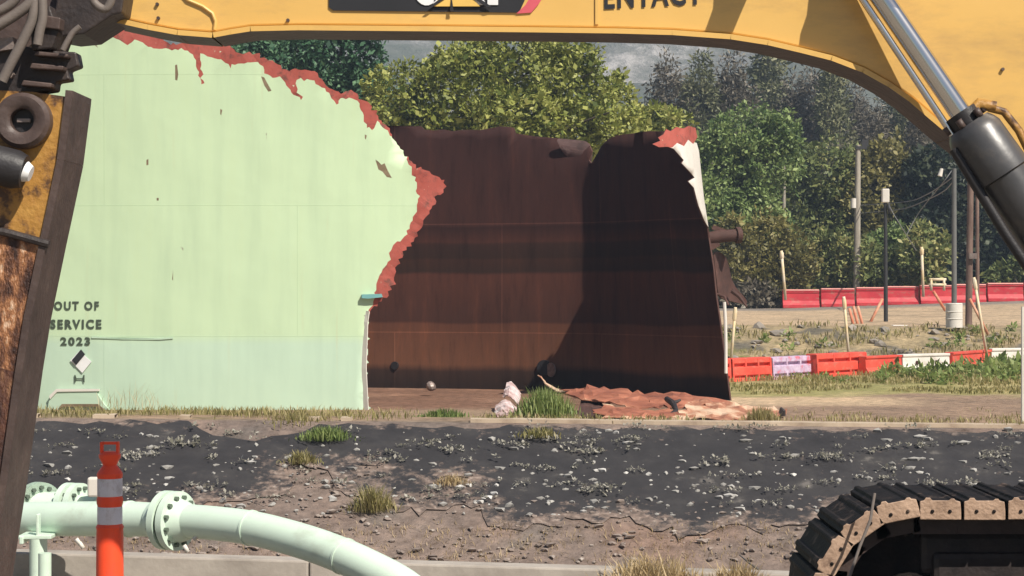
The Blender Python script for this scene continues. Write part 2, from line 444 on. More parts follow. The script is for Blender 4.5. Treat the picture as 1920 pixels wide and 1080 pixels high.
def insidemat():
    m, t, b = newmat('rusty_tank_inside')
    uv = N(t, "ShaderNodeUVMap")
    sx = N(t, "ShaderNodeSeparateXYZ")
    t.links.new(uv.outputs[0], sx.inputs[0])
    m2 = N(t, "ShaderNodeMapping")
    m2.inputs['Scale'].default_value = (1.5, 0.22, 1)
    t.links.new(uv.outputs[0], m2.inputs[0])
    no = N(t, "ShaderNodeTexNoise", i_Scale=2.2, i_Detail=9, i_Roughness=0.7)
    t.links.new(m2.outputs[0], no.inputs['Vector'])
    n2 = N(t, "ShaderNodeTexNoise", i_Scale=0.35, i_Detail=4)
    t.links.new(uv.outputs[0], n2.inputs['Vector'])
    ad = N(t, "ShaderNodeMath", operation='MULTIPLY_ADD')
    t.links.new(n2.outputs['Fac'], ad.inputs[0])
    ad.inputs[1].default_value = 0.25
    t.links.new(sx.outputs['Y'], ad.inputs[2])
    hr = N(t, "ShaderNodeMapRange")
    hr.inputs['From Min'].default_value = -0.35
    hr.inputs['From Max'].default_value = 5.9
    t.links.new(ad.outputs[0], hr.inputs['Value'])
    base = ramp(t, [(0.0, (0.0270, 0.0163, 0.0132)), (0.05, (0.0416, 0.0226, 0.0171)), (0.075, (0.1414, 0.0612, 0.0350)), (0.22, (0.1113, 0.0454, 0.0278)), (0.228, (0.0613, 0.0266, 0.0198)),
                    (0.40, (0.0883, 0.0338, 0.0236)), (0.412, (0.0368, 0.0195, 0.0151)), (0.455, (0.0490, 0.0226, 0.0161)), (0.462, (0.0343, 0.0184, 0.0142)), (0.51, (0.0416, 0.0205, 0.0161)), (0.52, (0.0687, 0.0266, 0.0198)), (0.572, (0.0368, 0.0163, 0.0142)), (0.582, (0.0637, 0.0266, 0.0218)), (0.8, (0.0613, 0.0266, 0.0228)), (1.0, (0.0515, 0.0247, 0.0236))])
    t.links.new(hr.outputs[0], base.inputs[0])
    r2 = ramp(t, [(0.32, (0.62, 0.60, 0.60)), (0.47, (0.96, 0.96, 0.96)), (0.56, (1.06, 1.03, 1.0)), (0.72, (1.5, 1.36, 1.2))])
    t.links.new(no.outputs['Fac'], r2.inputs[0])
    mu = N(t, "ShaderNodeMix", data_type='RGBA', blend_type='MULTIPLY')
    mu.inputs[0].default_value = 1.0
    t.links.new(base.outputs[0], mu.inputs[6])
    t.links.new(r2.outputs[0], mu.inputs[7])
    br = N(t, "ShaderNodeTexBrick", i_Scale=1.0)
    br.inputs['Mortar Size'].default_value = 0.012
    br.inputs['Brick Width'].default_value = 5.1
    br.inputs['Row Height'].default_value = 2.46
    br.inputs['Color1'].default_value = (1, 1, 1, 1)
    br.inputs['Color2'].default_value = (0.82, 0.82, 0.84, 1)
    br.inputs['Mortar'].default_value = (1.5, 1.5, 1.5, 1)
    mp = N(t, "ShaderNodeMapping")
    mp.inputs['Location'].default_value = (1.2, 1.75, 0)
    t.links.new(uv.outputs[0], mp.inputs[0])
    t.links.new(mp.outputs[0], br.inputs[0])
    mu2 = N(t, "ShaderNodeMix", data_type='RGBA', blend_type='MULTIPLY')
    mu2.inputs[0].default_value = 1.0
    t.links.new(mu.outputs[2], mu2.inputs[6])
    t.links.new(br.outputs[0], mu2.inputs[7])
    t.links.new(mu2.outputs[2], b.inputs['Base Color'])
    b.inputs['Roughness'].default_value = 0.85
    b.inputs['Specular IOR Level'].default_value = 0.15
    return m


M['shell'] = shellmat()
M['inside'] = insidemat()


# ------------------------------------------------------------------ terrain
def sstep(a, b, x):
    t = np.clip((x - a) / (b - a), 0, 1)
    return t * t * (3 - 2 * t)


def nz(x, y, s, o=0.0):
    """cheap smooth pseudo-noise, vectorised"""
    x = np.asarray(x, float) / s + o
    y = np.asarray(y, float) / s + o * 1.7
    return (np.sin(1.7 * x + 1.3 * np.sin(1.1 * y)) + np.sin(2.3 * y + 1.7 * np.sin(0.9 * x + 1.0)) + 0.6 * np.sin(4.1 * x - 3.3 * y) + 0.4 * np.sin(7.3 * y + 6.1 * x + 2)) / 3.0


def height(x, y):
    x = np.asarray(x, float)
    y = np.asarray(y, float)
    cr = 0.012 - 0.0109 * np.clip(x, -15, 15)            # crest of the berm
    z = np.where(y < 11.0, -0.10, 0.0)
    a = np.clip((y - 11.15) / 3.0, 0, 1)
    z = np.where(y >= 11.0, -0.10 - 1.22 * a, z)
    up = np.clip((y - 20.55) / 3.45, 0, 1)
    z = np.where(y >= 20.55, -1.32 + (cr + 1.32) * up + 0.045 * nz(x, y, 0.9) * np.sin(np.pi * up), z)
    dn = sstep(24.6, 31.5, y)
    z = np.where(y >= 24.0, cr + (-0.57 - cr) * dn, z)
    # bank and road behind
    bank = sstep(53.5, 63.0, y + 1.2 * nz(x, y * 0.2, 4.0))
    z = np.where(y > 50, -0.57 + 1.08 * bank + 0.31 * np.clip((y - 63) / 22, 0, 1) + 0.12 * nz(x, y, 1.6) * np.sin(np.pi * bank), z)
    z = z + np.where(y > 62, 0.032 * np.clip(x - 12, 0, 14) * np.clip((y - 62) / 18, 0, 1), 0)
    hill = np.clip(y - 100, 0, None)
    rise = 0.075 * hill + 0.00035 * hill ** 2
    rise = rise * (0.85 + 0.2 * nz(x, y, 40)) * np.clip(0.75 + x / 160.0, 0.35, 1.3)
    z = z + np.where(y > 100, 9.0 * (1 - np.exp(-rise / 9.0)), 0)
    return z


def hz(x, y):
    return float(height(np.array([x]), np.array([y]))[0])


def hit(u, v, d0=17.6, d1=130.0):
    """world point where the sight line through photo pixel (u, v) meets the ground"""
    D = np.arange(d0, d1, 0.05 if d0 < 30 else 0.1)
    k = np.nonzero(height((u - 960) / F * D, D) >= CZ + (540 - v) / F * D)[0]
    return P(u, v, float(D[k[0]]) if len(k) else d1)


ys = np.concatenate([np.linspace(-40, 10.9, 30), np.linspace(11.0, 11.3, 4), np.linspace(11.5, 20.2, 30), np.linspace(20.35, 24.9, 60), np.linspace(25.0, 26, 8), np.linspace(26.3, 64, 110), np.geomspace(64.5, 400, 70), np.geomspace(430, 3000, 12)])
xs1 = np.concatenate([np.linspace(0, 16, 110), np.linspace(16.4, 40, 50)[0:], np.geomspace(41, 2500, 40)])
xs = np.concatenate([-xs1[:0:-1], xs1])
X, Y = np.meshgrid(xs, ys)
Z = height(X, Y)


def terrain_colours(X, Y):
    n1 = nz(X, Y, 1.3)
    n2 = nz(X, Y, 4.5, 3.1)
    n3 = nz(X, Y, 0.45, 1.2)
    col = np.zeros(X.shape + (3,))
    def put(mask, c):
        m = np.clip(mask, 0, 1)[..., None]
        col[:] = col * (1 - m) + np.array(c) * m
    put(np.ones_like(X), (0.27, 0.235, 0.195))                       # yard gravel
    slope = sstep(11.1, 11.6, Y) * (1 - sstep(24, 24.6, Y))
    put(slope, (0.200, 0.155, 0.135))
    put(slope * sstep(0.1, 0.7, n1), (0.225, 0.158, 0.130))
    put(slope * sstep(0.3, 0.8, n3), (0.17, 0.142, 0.128))
    flat = sstep(24.0, 24.5, Y)
    put(flat, (0.30, 0.215, 0.155))                                    # tan dirt around the tank
    put(flat * sstep(0.0, 0.6, n1 + 0.3 * n2), (0.235, 0.19, 0.115))
    left = 1 - sstep(-2.9, -1.0, X)
    put(flat * left * sstep(-0.4, 0.4, n2 + n1), (0.20, 0.165, 0.085))
    # tank floor
    fl = sstep(35.5, 36.8, Y + 0.5 * n1) * (1 - sstep(46.0, 47.0, Y)) * sstep(-12.5, -11.8, X) * (1 - sstep(3.4, 4.3, X))
    put(fl, (0.20, 0.115, 0.082))
    put(fl * sstep(0.1, 0.6, n1), (0.26, 0.155, 0.11))
    # bare brown earth right of the tank
    rt = sstep(4.2, 5.2, X) * sstep(31, 33.5, Y) * (1 - sstep(39.5, 41.5, Y + 1.2 * n1 - 0.16 * (X - 5)))
    put(rt, (0.27, 0.19, 0.14))
    tanl = sstep(3.8, 4.4, X) * sstep(36.5, 38, Y) * (1 - sstep(39.5, 41, Y)) * (1 - sstep(7, 9, X))
    put(tanl, (0.50, 0.37, 0.25))
    gr = sstep(4.0, 4.6, X) * sstep(40, 41.5, Y + 1.2 * n1) * (1 - sstep(50, 52, Y))
    put(gr, (0.40, 0.34, 0.17))
    put(gr * sstep(0.2, 0.7, n2 + n3 * 0.5), (0.28, 0.26, 0.11))
    bank = sstep(51, 53, Y) * (1 - sstep(61.5, 63.0, Y + 0.8 * n1))
    put(bank, (0.33, 0.26, 0.16))
    put(bank * sstep(0.2, 0.6, n1 + 0.5 * n3), (0.14, 0.125, 0.10))
    put(bank * sstep(0.35, 0.6, n2 + 0.5 * n3), (0.19, 0.18, 0.07))
    road = sstep(62.0, 63.2, Y + 0.8 * n1) * (1 - sstep(84, 86, Y))
    put(road, (0.46, 0.345, 0.235))
    put(road * sstep(79, 82, Y), (0.24, 0.21, 0.185))
    put(sstep(86, 90, Y), (0.06, 0.055, 0.03))
    put(sstep(86, 90, Y) * sstep(0.1, 0.6, n2), (0.085, 0.075, 0.045))
    return col


COL = terrain_colours(X, Y)
ny, nx = X.shape
me = bpy.data.meshes.new("ground")
idx = np.arange(ny * nx).reshape(ny, nx)
faces = np.stack([idx[:-1, :-1], idx[:-1, 1:], idx[1:, 1:], idx[1:, :-1]], -1).reshape(-1, 4)
me.vertices.add(ny * nx)
me.vertices.foreach_set("co", np.stack([X, Y, Z], -1).astype(np.float32).reshape(-1))
nf = len(faces)
me.loops.add(nf * 4)
me.loops.foreach_set("vertex_index", faces.reshape(-1).astype(np.int32))
me.polygons.add(nf)
me.polygons.foreach_set("loop_start", np.arange(0, nf * 4, 4, dtype=np.int32))
me.polygons.foreach_set("loop_total", np.full(nf, 4, dtype=np.int32))
me.polygons.foreach_set("use_smooth", np.ones(nf, dtype=bool))
me.update(calc_edges=True)
ca = me.color_attributes.new("soil", 'FLOAT_COLOR', 'POINT')
ca.data.foreach_set("color", np.concatenate([COL, np.ones(COL.shape[:2] + (1,))], -1).astype(np.float32).reshape(-1))


def groundmat():
    m, t, b = newmat('soil_and_gravel')
    at = N(t, "ShaderNodeVertexColor", layer_name="soil")
    tc = N(t, "ShaderNodeTexCoord")
    n1 = N(t, "ShaderNodeTexNoise", i_Scale=5.0, i_Detail=10, i_Roughness=0.75)
    n2 = N(t, "ShaderNodeTexNoise", i_Scale=0.8, i_Detail=6, i_Roughness=0.6)
    t.links.new(tc.outputs['Object'], n1.inputs['Vector'])
    t.links.new(tc.outputs['Object'], n2.inputs['Vector'])
    r1 = ramp(t, [(0.3, (0.5, 0.48, 0.46)), (0.5, (1, 1, 1)), (0.7, (1.55, 1.5, 1.45))])
    r2 = ramp(t, [(0.3, (0.78, 0.8, 0.8)), (0.7, (1.2, 1.17, 1.12))])
    t.links.new(n1.outputs['Fac'], r1.inputs[0])
    t.links.new(n2.outputs['Fac'], r2.inputs[0])
    a = N(t, "ShaderNodeMix", data_type='RGBA', blend_type='MULTIPLY')
    a.inputs[0].default_value = 1
    c = N(t, "ShaderNodeMix", data_type='RGBA', blend_type='MULTIPLY')
    c.inputs[0].default_value = 1
    t.links.new(at.outputs[0], a.inputs[6])
    t.links.new(r1.outputs[0], a.inputs[7])
    t.links.new(a.outputs[2], c.inputs[6])
    t.links.new(r2.outputs[0], c.inputs[7])
    t.links.new(c.outputs[2], b.inputs['Base Color'])
    b.inputs['Roughness'].default_value = 0.95
    b.inputs['Specular IOR Level'].default_value = 0.1
    bp = N(t, "ShaderNodeBump", i_Strength=0.7, i_Distance=0.06)
    t.links.new(n1.outputs['Fac'], bp.inputs['Height'])
    t.links.new(bp.outputs[0], b.inputs['Normal'])
    return m


me.materials.append(groundmat())
g = bpy.data.objects.new("ground", me)
C.objects.link(g)
tag(g, kind='structure')

# ---- mountain far behind
mx_ = np.linspace(-900, 900, 150)
my_ = np.linspace(480, 1200, 80)
MX, MY = np.meshgrid(mx_, my_)
MZ = 22 + 215 * (1 - np.exp(-(MY - 480) / 330.0)) * np.clip(1 + 0.25 * nz(MX, MY, 190, 2.0), 0.6, 1.5) + 11 * nz(MX, MY, 60) + 5 * nz(MX, MY, 24)
mb = MB()
ii = np.arange(MX.size).reshape(MX.shape)
mb.add(np.stack([MX, MY, MZ], -1).reshape(-1, 3).tolist(), np.stack([ii[:-1, :-1], ii[:-1, 1:], ii[1:, 1:], ii[1:, :-1]], -1).reshape(-1, 4).tolist())
mm, t, b = newmat('mountain_scrub')
tc = N(t, "ShaderNodeTexCoord")
n1 = N(t, "ShaderNodeTexNoise", i_Scale=0.022, i_Detail=9, i_Roughness=0.74)
t.links.new(tc.outputs['Object'], n1.inputs['Vector'])
r1 = ramp(t, [(0.34, (0.09, 0.105, 0.08)), (0.48, (0.15, 0.16, 0.125)), (0.56, (0.24, 0.235, 0.21)), (0.63, (0.50, 0.47, 0.44))])
t.links.new(n1.outputs['Fac'], r1.inputs[0])
t.links.new(r1.outputs[0], b.inputs['Base Color'])
b.inputs['Roughness'].default_value = 1
b.inputs['Specular IOR Level'].default_value = 0
bp = N(t, "ShaderNodeBump", i_Strength=1.0, i_Distance=6.0)
t.links.new(n1.outputs['Fac'], bp.inputs['Height'])
t.links.new(bp.outputs[0], b.inputs['Normal'])
o = mb.build("mountain", mm, smooth=True, auto=180)
tag(o, kind='structure')

# ---- black cover sheet on the berm face
def cdt_region(outline, holes, step, jit=0.25, lines=()):
    """triangulate outline (list of 2-D points) minus holes with interior grid points"""
    pts = [Vector(p) for p in outline]
    edges = [(i, (i + 1) % len(outline)) for i in range(len(outline))]
    for h in holes:
        b0 = len(pts)
        pts += [Vector(p) for p in h]
        edges += [(b0 + i, b0 + (i + 1) % len(h)) for i in range(len(h))]
    for h in lines:
        b0 = len(pts)
        pts += [Vector(p) for p in h]
        edges += [(b0 + i, b0 + i + 1) for i in range(len(h) - 1)]
    xs_ = [p[0] for p in outline]
    ys_ = [p[1] for p in outline]
    x = min(xs_) + step / 2
    rnd = random.Random(3)
    while x < max(xs_):
        y = min(ys_) + step / 2
        while y < max(ys_):
            q = (x + rnd.uniform(-jit, jit) * step, y + rnd.uniform(-jit, jit) * step)
            if inside(q, outline):
                pts.append(Vector(q))
            y += step
        x += step
    v, e, f, *_ = delaunay_2d_cdt(pts, edges, [], 0, 1e-4)
    return v, f


def inside(p, poly):
    x, y = p[0], p[1]
    c = False
    n = len(poly)
    j = n - 1
    for i in range(n):
        xi, yi = poly[i][0], poly[i][1]
        xj, yj = poly[j][0], poly[j][1]
        if (yi > y) != (yj > y) and x < (xj - xi) * (y - yi) / (yj - yi) + xi:
            c = not c
        j = i
    return c


def rough_line(pts, step, amp, seed=0, scale=1.0):
    """subdivide a polyline and make it ragged"""
    out = []
    rnd = random.Random(seed)
    for i in range(len(pts) - 1):
        a, b = Vector(pts[i]), Vector(pts[i + 1])
        n = max(1, int((b - a).length / step))
        nrm = Vector((-(b - a).y, (b - a).x)).normalized() if (b - a).length > 0 else Vector((0, 0))
        for k in range(n):
            q = a.lerp(b, k / n)
            if k:
                q = q + nrm * rnd.gauss(0, amp)
            out.append((q.x, q.y))
    out.append(tuple(pts[-1]))
    return out


low = [(-260, 985), (0, 985), (200, 980), (300, 965), (420, 945), (503, 935), (550, 916), (531, 885), (562, 875), (615, 885), (625, 922), (665, 935), (728, 941), (744, 966),
       (800, 962), (837, 960), (870, 948), (900, 953), (915, 991), (960, 994), (1000, 988), (1075, 977), (1130, 985), (1181, 972), (1212, 992), (1290, 1011), (1353, 992), (1415, 998), (1494, 990), (1560, 978), (1620, 960), (1800, 962), (2300, 965)]
low = rough_line(low, 14, 5, 5)
lowp = [hit(u, v) for u, v in low]
top = []
rr = random.Random(9)
for k in range(0, 90):
    x = lowp[-1].x + 0.4 + (lowp[0].x - 0.4 - lowp[-1].x - 0.4) * k / 89
    yy = 23.93 + rr.uniform(-0.10, 0.03)
    if -4.0 < x < -2.4:
        yy -= 0.45 * math.sin((x + 4.0) / 1.6 * math.pi)
    top.append((x, yy))
outl = [(p.x, p.y) for p in lowp] + top
def blob(u, v, ru, rv, n=12, seed=0):
    rnd = random.Random(seed)
    q = [hit(u + ru * math.cos(2 * math.pi * k / n) * rnd.uniform(0.6, 1.2), v + rv * math.sin(2 * math.pi * k / n) * rnd.uniform(0.6, 1.2)) for k in range(n)]
    return [(a.x, a.y) for a in q]
holes = [blob(850, 905, 30, 9, seed=1), blob(690, 880, 18, 5, seed=6)]
v, f = cdt_region(outl, holes, 0.2)
keep = []
for t_ in f:
    c = sum((v[i] for i in t_), Vector((0, 0))) / 3
    if inside(c, outl) and not any(inside(c, h) for h in holes):
        keep.append(t_)
mb = MB()
vz = height(np.array([p.x for p in v]), np.array([p.y for p in v])) + 0.020 + 0.012 * nz(np.array([p.x for p in v]), np.array([p.y for p in v]), 0.35)
mb.add([(p.x, p.y, z) for p, z in zip(v, vz)], keep)
M['sheet'] = weathered('black_cover_sheet', [(0.25, (0.024, 0.023, 0.025)), (0.5, (0.036, 0.034, 0.036)), (0.62, (0.047, 0.044, 0.044)), (0.72, (0.13, 0.118, 0.108))], scale=2.2, rough=0.85, bump=0.35, spec=0.2, bscale=7, detail=12)
o = mb.build("slope_cover", M['sheet'], smooth=True, auto=180)
me_ = o.data
la = np.array([(p.x, p.y) for p in lowp] + [q for h in holes for q in h])
ca = me_.color_attributes.new("dust", 'FLOAT_COLOR', 'POINT')
for vtx in me_.vertices:
    dmin = float(np.min(np.hypot(la[:, 0] - vtx.co.x, la[:, 1] - vtx.co.y)))
    q = max(0.0, 1 - dmin / 0.5)
    if vtx.co.y > 23.6:
        q = max(q, (vtx.co.y - 23.6) / 0.7)
    ca.data[vtx.index].color = (q, q, q, 1)
t = M['sheet'].node_tree
b = t.nodes["Principled BSDF"]
src = b.inputs['Base Color'].links[0].from_socket
at = N(t, "ShaderNodeVertexColor", layer_name="dust")
tc = N(t, "ShaderNodeTexCoord")
nq = N(t, "ShaderNodeTexNoise", i_Scale=4.5, i_Detail=10, i_Roughness=0.75)
t.links.new(tc.outputs['Object'], nq.inputs['Vector'])
ad = N(t, "ShaderNodeMath", operation='MULTIPLY_ADD')
t.links.new(at.outputs[0], ad.inputs[0])
ad.inputs[1].default_value = 0.25
t.links.new(nq.outputs['Fac'], ad.inputs[2])
rq = ramp(t, [(0.62, (0, 0, 0)), (0.74, (1, 1, 1))])
t.links.new(ad.outputs[0], rq.inputs[0])
n6 = N(t, "ShaderNodeTexNoise", i_Scale=14, i_Detail=6)
t.links.new(tc.outputs['Object'], n6.inputs['Vector'])
r6 = ramp(t, [(0.35, (0.11, 0.085, 0.072)), (0.55, (0.20, 0.15, 0.125)), (0.7, (0.32, 0.26, 0.22))])
t.links.new(n6.outputs['Fac'], r6.inputs[0])
xq = N(t, "ShaderNodeMix", data_type='RGBA')
t.links.new(rq.outputs[0], xq.inputs[0])
t.links.new(src, xq.inputs[6])
t.links.new(r6.outputs[0], xq.inputs[7])
t.links.new(xq.outputs[2], b.inputs['Base Color'])
tag(o, kind='structure')

# ---- pale lip along the crest
mb = MB()
cpts = []
for k in range(140):
    x = -9 + 19 * k / 139
    cpts.append((x, 24.18 + 0.05 * float(nz(x, 0, 0.7))))
for i in range(len(cpts) - 1):
    (xa, ya), (xb, yb) = cpts[i], cpts[i + 1]
    if xa < -0.6 and rr.random() < 0.85:
        continue
    za, zb = hz(xa, 24.0), hz(xb, 24.0)
    w0 = rr.uniform(0.14, 0.22)
    mb.add([(xa, ya, za - 0.05), (xb, yb, zb - 0.05), (xb, yb, zb + 0.045), (xa, ya, za + 0.045), (xb, yb + w0, zb + 0.05), (xa, ya + w0, za + 0.05), (xb, yb + w0, zb - 0.1), (xa, ya + w0, za - 0.1)],
           [(0, 1, 2, 3), (3, 2, 4, 5), (5, 4, 6, 7)])
M['lip'] = weathered('pale_edge_concrete', [(0.3, (0.22, 0.15, 0.11)), (0.5, (0.42, 0.33, 0.24)), (0.8, (0.55, 0.45, 0.34))], scale=2.0, rough=0.9, bump=0.2)
o = mb.build("berm_kerb", M['lip'])
tag(o, kind='structure')


# ------------------------------------------------------------------ storage tank
def catmull(pts, n=24):
    out = []
    p = [Vector(q) for q in pts]
    p = [p[0] * 2 - p[1]] + p + [p[-1] * 2 - p[-2]]
    for i in range(1, len(p) - 2):
        for k in range(n):
            t = k / n
            out.append(0.5 * ((2 * p[i]) + (-p[i - 1] + p[i + 1]) * t + (2 * p[i - 1] - 5 * p[i] + 4 * p[i + 1] - p[i + 2]) * t * t + (-p[i - 1] + 3 * p[i] - 3 * p[i + 1] + p[i + 2]) * t ** 3))
    out.append(p[-2])
    return out


# plan of the shell: right front remnant -> right side -> crease -> far wall -> left end -> front face
planA = catmull([(3.30, 36.85), (3.95, 37.40), (4.30, 38.30), (4.40, 39.15), (3.50, 40.25), (2.60, 41.33), (1.66, 42.45)])
planB = catmull([(1.66, 42.45), (0.2, 43.0), (-2.2, 43.7), (-5.5, 44.2), (-8.6, 43.9), (-11.2, 42.6), (-12.4, 40.3), (-12.0, 37.8), (-10.2, 36.45), (-7.7, 35.95), (-5.0, 35.85), (-2.0, 36.05), (0.5, 36.6)])
plan = planA + planB[1:]
SL = [0.0]
for a, b_ in zip(plan, plan[1:]):
    SL.append(SL[-1] + (b_ - a).length)
SA = np.array(SL)
PX = np.array([p.x for p in plan])
PY = np.array([p.y for p in plan])
iE = int(np.argmax(PX[:len(planA)] / PY[:len(planA)]))
sE = SL[iE]                       # silhouette on the right
sC = SL[len(planA) - 1]           # crease
sEnd = SL[-1]
iF = int(np.argmin(PX / PY))      # silhouette on the left
sF = SL[iF]


def plan_at(s):
    return np.interp(s, SA, PX), np.interp(s, SA, PY)


def normal_at(s):
    x0, y0 = plan_at(s - 0.15)
    x1, y1 = plan_at(s + 0.15)
    t = Vector((x1 - x0, y1 - y0)).normalized()
    return Vector((t.y, -t.x))     # outward (curve runs counter-clockwise)


def lean(s, z):
    wgt = float(np.clip((sC - s) / (sC - sE), 0, 1)) if s > sE else 1.0
    return 0.178 * max(z + 0.57, 0) * wgt       # the torn side leans along its own wall


def shell_uv(u, v, branch):
    """photo pixel -> (s, z) on one branch of the shell"""
    lo, hi = {'right_front': (0, sE), 'inside': (sE, sF - 4), 'front': (sF, sEnd)}[branch]
    best = None
    grid = np.linspace(lo, hi, 700)
    gx, gy = plan_at(grid)
    zz = CZ + (540 - v) / F * gy
    if branch != 'front':
        ln = np.array([lean(s, z) for s, z in zip(grid, zz)])
        gx = gx - 0.642 * ln
        gy = gy + 0.767 * ln
        zz = CZ + (540 - v) / F * gy
    d = np.abs(960 + gx / gy * F - u)
    k = int(np.argmin(d))
    return (float(grid[k]), float(zz[k]))


GZ = -0.75      # foot of the shell, in the soil
# torn outline traced from the photograph (photo pixels)
edgeF = [(690, 770), (688, 690), (690, 600), (697, 578), (725, 559), (734, 543), (742, 509), (757, 478), (770, 455), (784, 443), (792, 426), (797, 408), (808, 391), (818, 378), (814, 369), (832, 361), (834, 337), (818, 330), (805, 321), (792, 317),
         (771, 303), (757, 287), (743, 266), (731, 248), (718, 231), (705, 214), (697, 200), (684, 189), (673, 186), (664, 173), (638, 176), (618, 165), (608, 154), (597, 145), (589, 133), (560, 131), (536, 130), (520, 121), (504, 113), (481, 100), (462, 99), (443, 98),
         (431, 82), (412, 80), (393, 79), (364, 74), (347, 75), (336, 82), (320, 84), (308, 76), (296, 66), (282, 55), (262, 57), (250, 55), (230, 50), (207, 46), (177, 46), (150, 38)]
edgeF = rough_line(edgeF, 5, 2.6, 2)
greenTop = [(700, 600), (690, 585), (700, 566), (705, 544), (710, 522), (718, 505), (727, 491), (733, 470), (740, 456), (755, 448), (764, 439), (773, 413), (781, 397), (784, 378), (781, 348), (771, 313), (762, 298), (764, 288), (737, 257), (714, 234), (707, 226),
            (697, 244), (692, 238), (688, 240), (682, 222), (675, 200), (670, 189), (655, 183), (638, 184), (635, 194), (630, 196), (622, 184), (603, 164), (597, 160), (589, 151), (575, 148), (565, 146), (556, 150), (556, 162), (565, 188), (557, 180), (545, 168), (536, 160), (530, 150), (524, 143), (510, 146), (502, 139), (495, 131),
            (484, 116), (470, 117), (457, 119), (435, 120), (432, 128), (428, 120), (408, 111), (390, 106), (376, 100), (375, 112), (384, 156), (377, 158), (370, 130), (364, 108), (352, 95), (335, 94), (317, 92), (300, 92), (288, 91), (277, 88), (268, 80), (259, 76), (248, 80), (239, 85), (232, 80), (224, 75), (205, 71), (183, 66), (170, 60), (163, 58), (150, 56)]
greenTop = rough_line(greenTop, 5, 2.0, 4)
eF = [shell_uv(u, v, 'front') for u, v in edgeF]
gF = [shell_uv(u, v, 'front') for u, v in greenTop]
eI = [(790, 237), (796, 243), (850, 246), (955, 238), (964, 240), (967, 250), (1010, 256), (1040, 258), (1068, 262), (1090, 270), (1098, 268), (1112, 284), (1106, 300), (1112, 306), (1120, 292), (1128, 275), (1142, 262), (1160, 254), (1190, 250), (1230, 246), (1262, 244)]
eI = rough_line(eI, 16, 1.2, 6)
eI = [shell_uv(u, v, 'inside') for u, v in eI][::-1]
# right front remnant, silhouette side first
eR = [(1305, 252), (1303, 240), (1290, 236), (1282, 241), (1270, 238), (1258, 246), (1250, 242), (1244, 252), (1234, 258), (1238, 264), (1224, 270), (1236, 276), (1252, 275), (1264, 279), (1274, 292), (1282, 300), (1278, 306), (1296, 325), (1303, 333), (1290, 340), (1300, 352), (1308, 385), (1317, 412), (1322, 425), (1329, 445), (1335, 500), (1343, 555), (1352, 600), (1359, 680), (1361, 760)]
redR = [(1312, 240), (1290, 232), (1240, 236), (1218, 270), (1240, 278), (1262, 276), (1270, 268), (1282, 274), (1290, 262), (1299, 270), (1308, 262)]
eR2 = [shell_uv(u, v, 'right_front') for u, v in eR]
eR2 = [(q[0], q[1]) if e_[1] < 400 else (q[0] + (sE + 0.04 - q[0]) * min(1, (e_[1] - 400) / 30.0), q[1]) for q, e_ in zip(eR2, eR)]
rR = [shell_uv(u, v, 'right_front') for u, v in redR]
rR[0] = (sE + 0.6, rR[0][1])
rR[-1] = (sE + 0.6, rR[-1][1])
# closed outline in (s, z): foot -> front torn edge -> hidden back -> inside top -> right remnant -> foot
sFoot = eF[0][0]
outline = [(sFoot, GZ)] + eF
sL = eF[-1][0]
for k in range(1, 9):                      # top edge round the hidden left end, stepping down to the far wall
    a = k / 9
    s_ = sL + (eI[-1][0] - sL) * a
    outline.append((s_, eF[-1][1] * (1 - a) + eI[-1][1] * a + 0.15 * math.sin(k * 2.3)))
outline += eI[::-1]
outline += eR2
outline.append((eR2[-1][0], GZ))
foot = [(eR2[-1][0] + (sFoot - eR2[-1][0]) * k / 60, GZ) for k in range(1, 60)]
outline += foot
# clean duplicates
oc = []
for p in outline:
    if not oc or (abs(p[0] - oc[-1][0]) + abs(p[1] - oc[-1][1])) > 0.004:
        oc.append(p)
outline = oc
greenPoly = gF + [(gF[-1][0] - 9, gF[-1][1]), (gF[-1][0] - 9, GZ - 1), (sEnd + 1, GZ - 1), (sEnd + 1, gF[0][1])]
redPoly = rR
scars_px = [[(328, 122), (332, 121), (335, 140), (333, 151), (329, 150)], [(490, 143), (496, 145), (508, 170), (503, 172), (496, 160)],
            [(703, 299), (710, 303), (716, 309), (722, 306), (728, 320), (734, 334), (726, 332), (718, 322), (710, 318)], [(413, 204), (416, 206), (415, 216), (413, 214)],
            [(163, 62), (170, 66), (184, 90), (176, 84)], [(402, 440), (403, 441), (403, 458), (402, 456)], [(275, 300), (278, 298), (277, 309), (275, 310)], [(324, 506), (325, 506), (324, 526), (323, 524)], [(684, 252), (688, 254), (686, 262), (683, 259)],
            [(294, 371), (297, 371), (297, 376), (294, 376)]]
scars = [[shell_uv(u, v, 'front') for u, v in q] for q in scars_px]

v2, f2 = cdt_region(outline, [redPoly] + scars, 0.3, lines=[gF])
tri, tm = [], []
for t_ in f2:
    c = sum((v2[i] for i in t_), Vector((0, 0))) / 3
    if not inside(c, outline):
        continue
    if c[0] < sE + 0.8:
        m_ = 1 if inside(c, redPoly) else 2
    elif any(inside(c, q) for q in scars):
        m_ = 4
    elif c[0] > sF - 1.5:
        m_ = 0 if inside(c, greenPoly) else 1
    else:
        m_ = 0
    tri.append(tuple(t_))
    tm.append(m_)
torn = np.array(eF + eI + eR2)


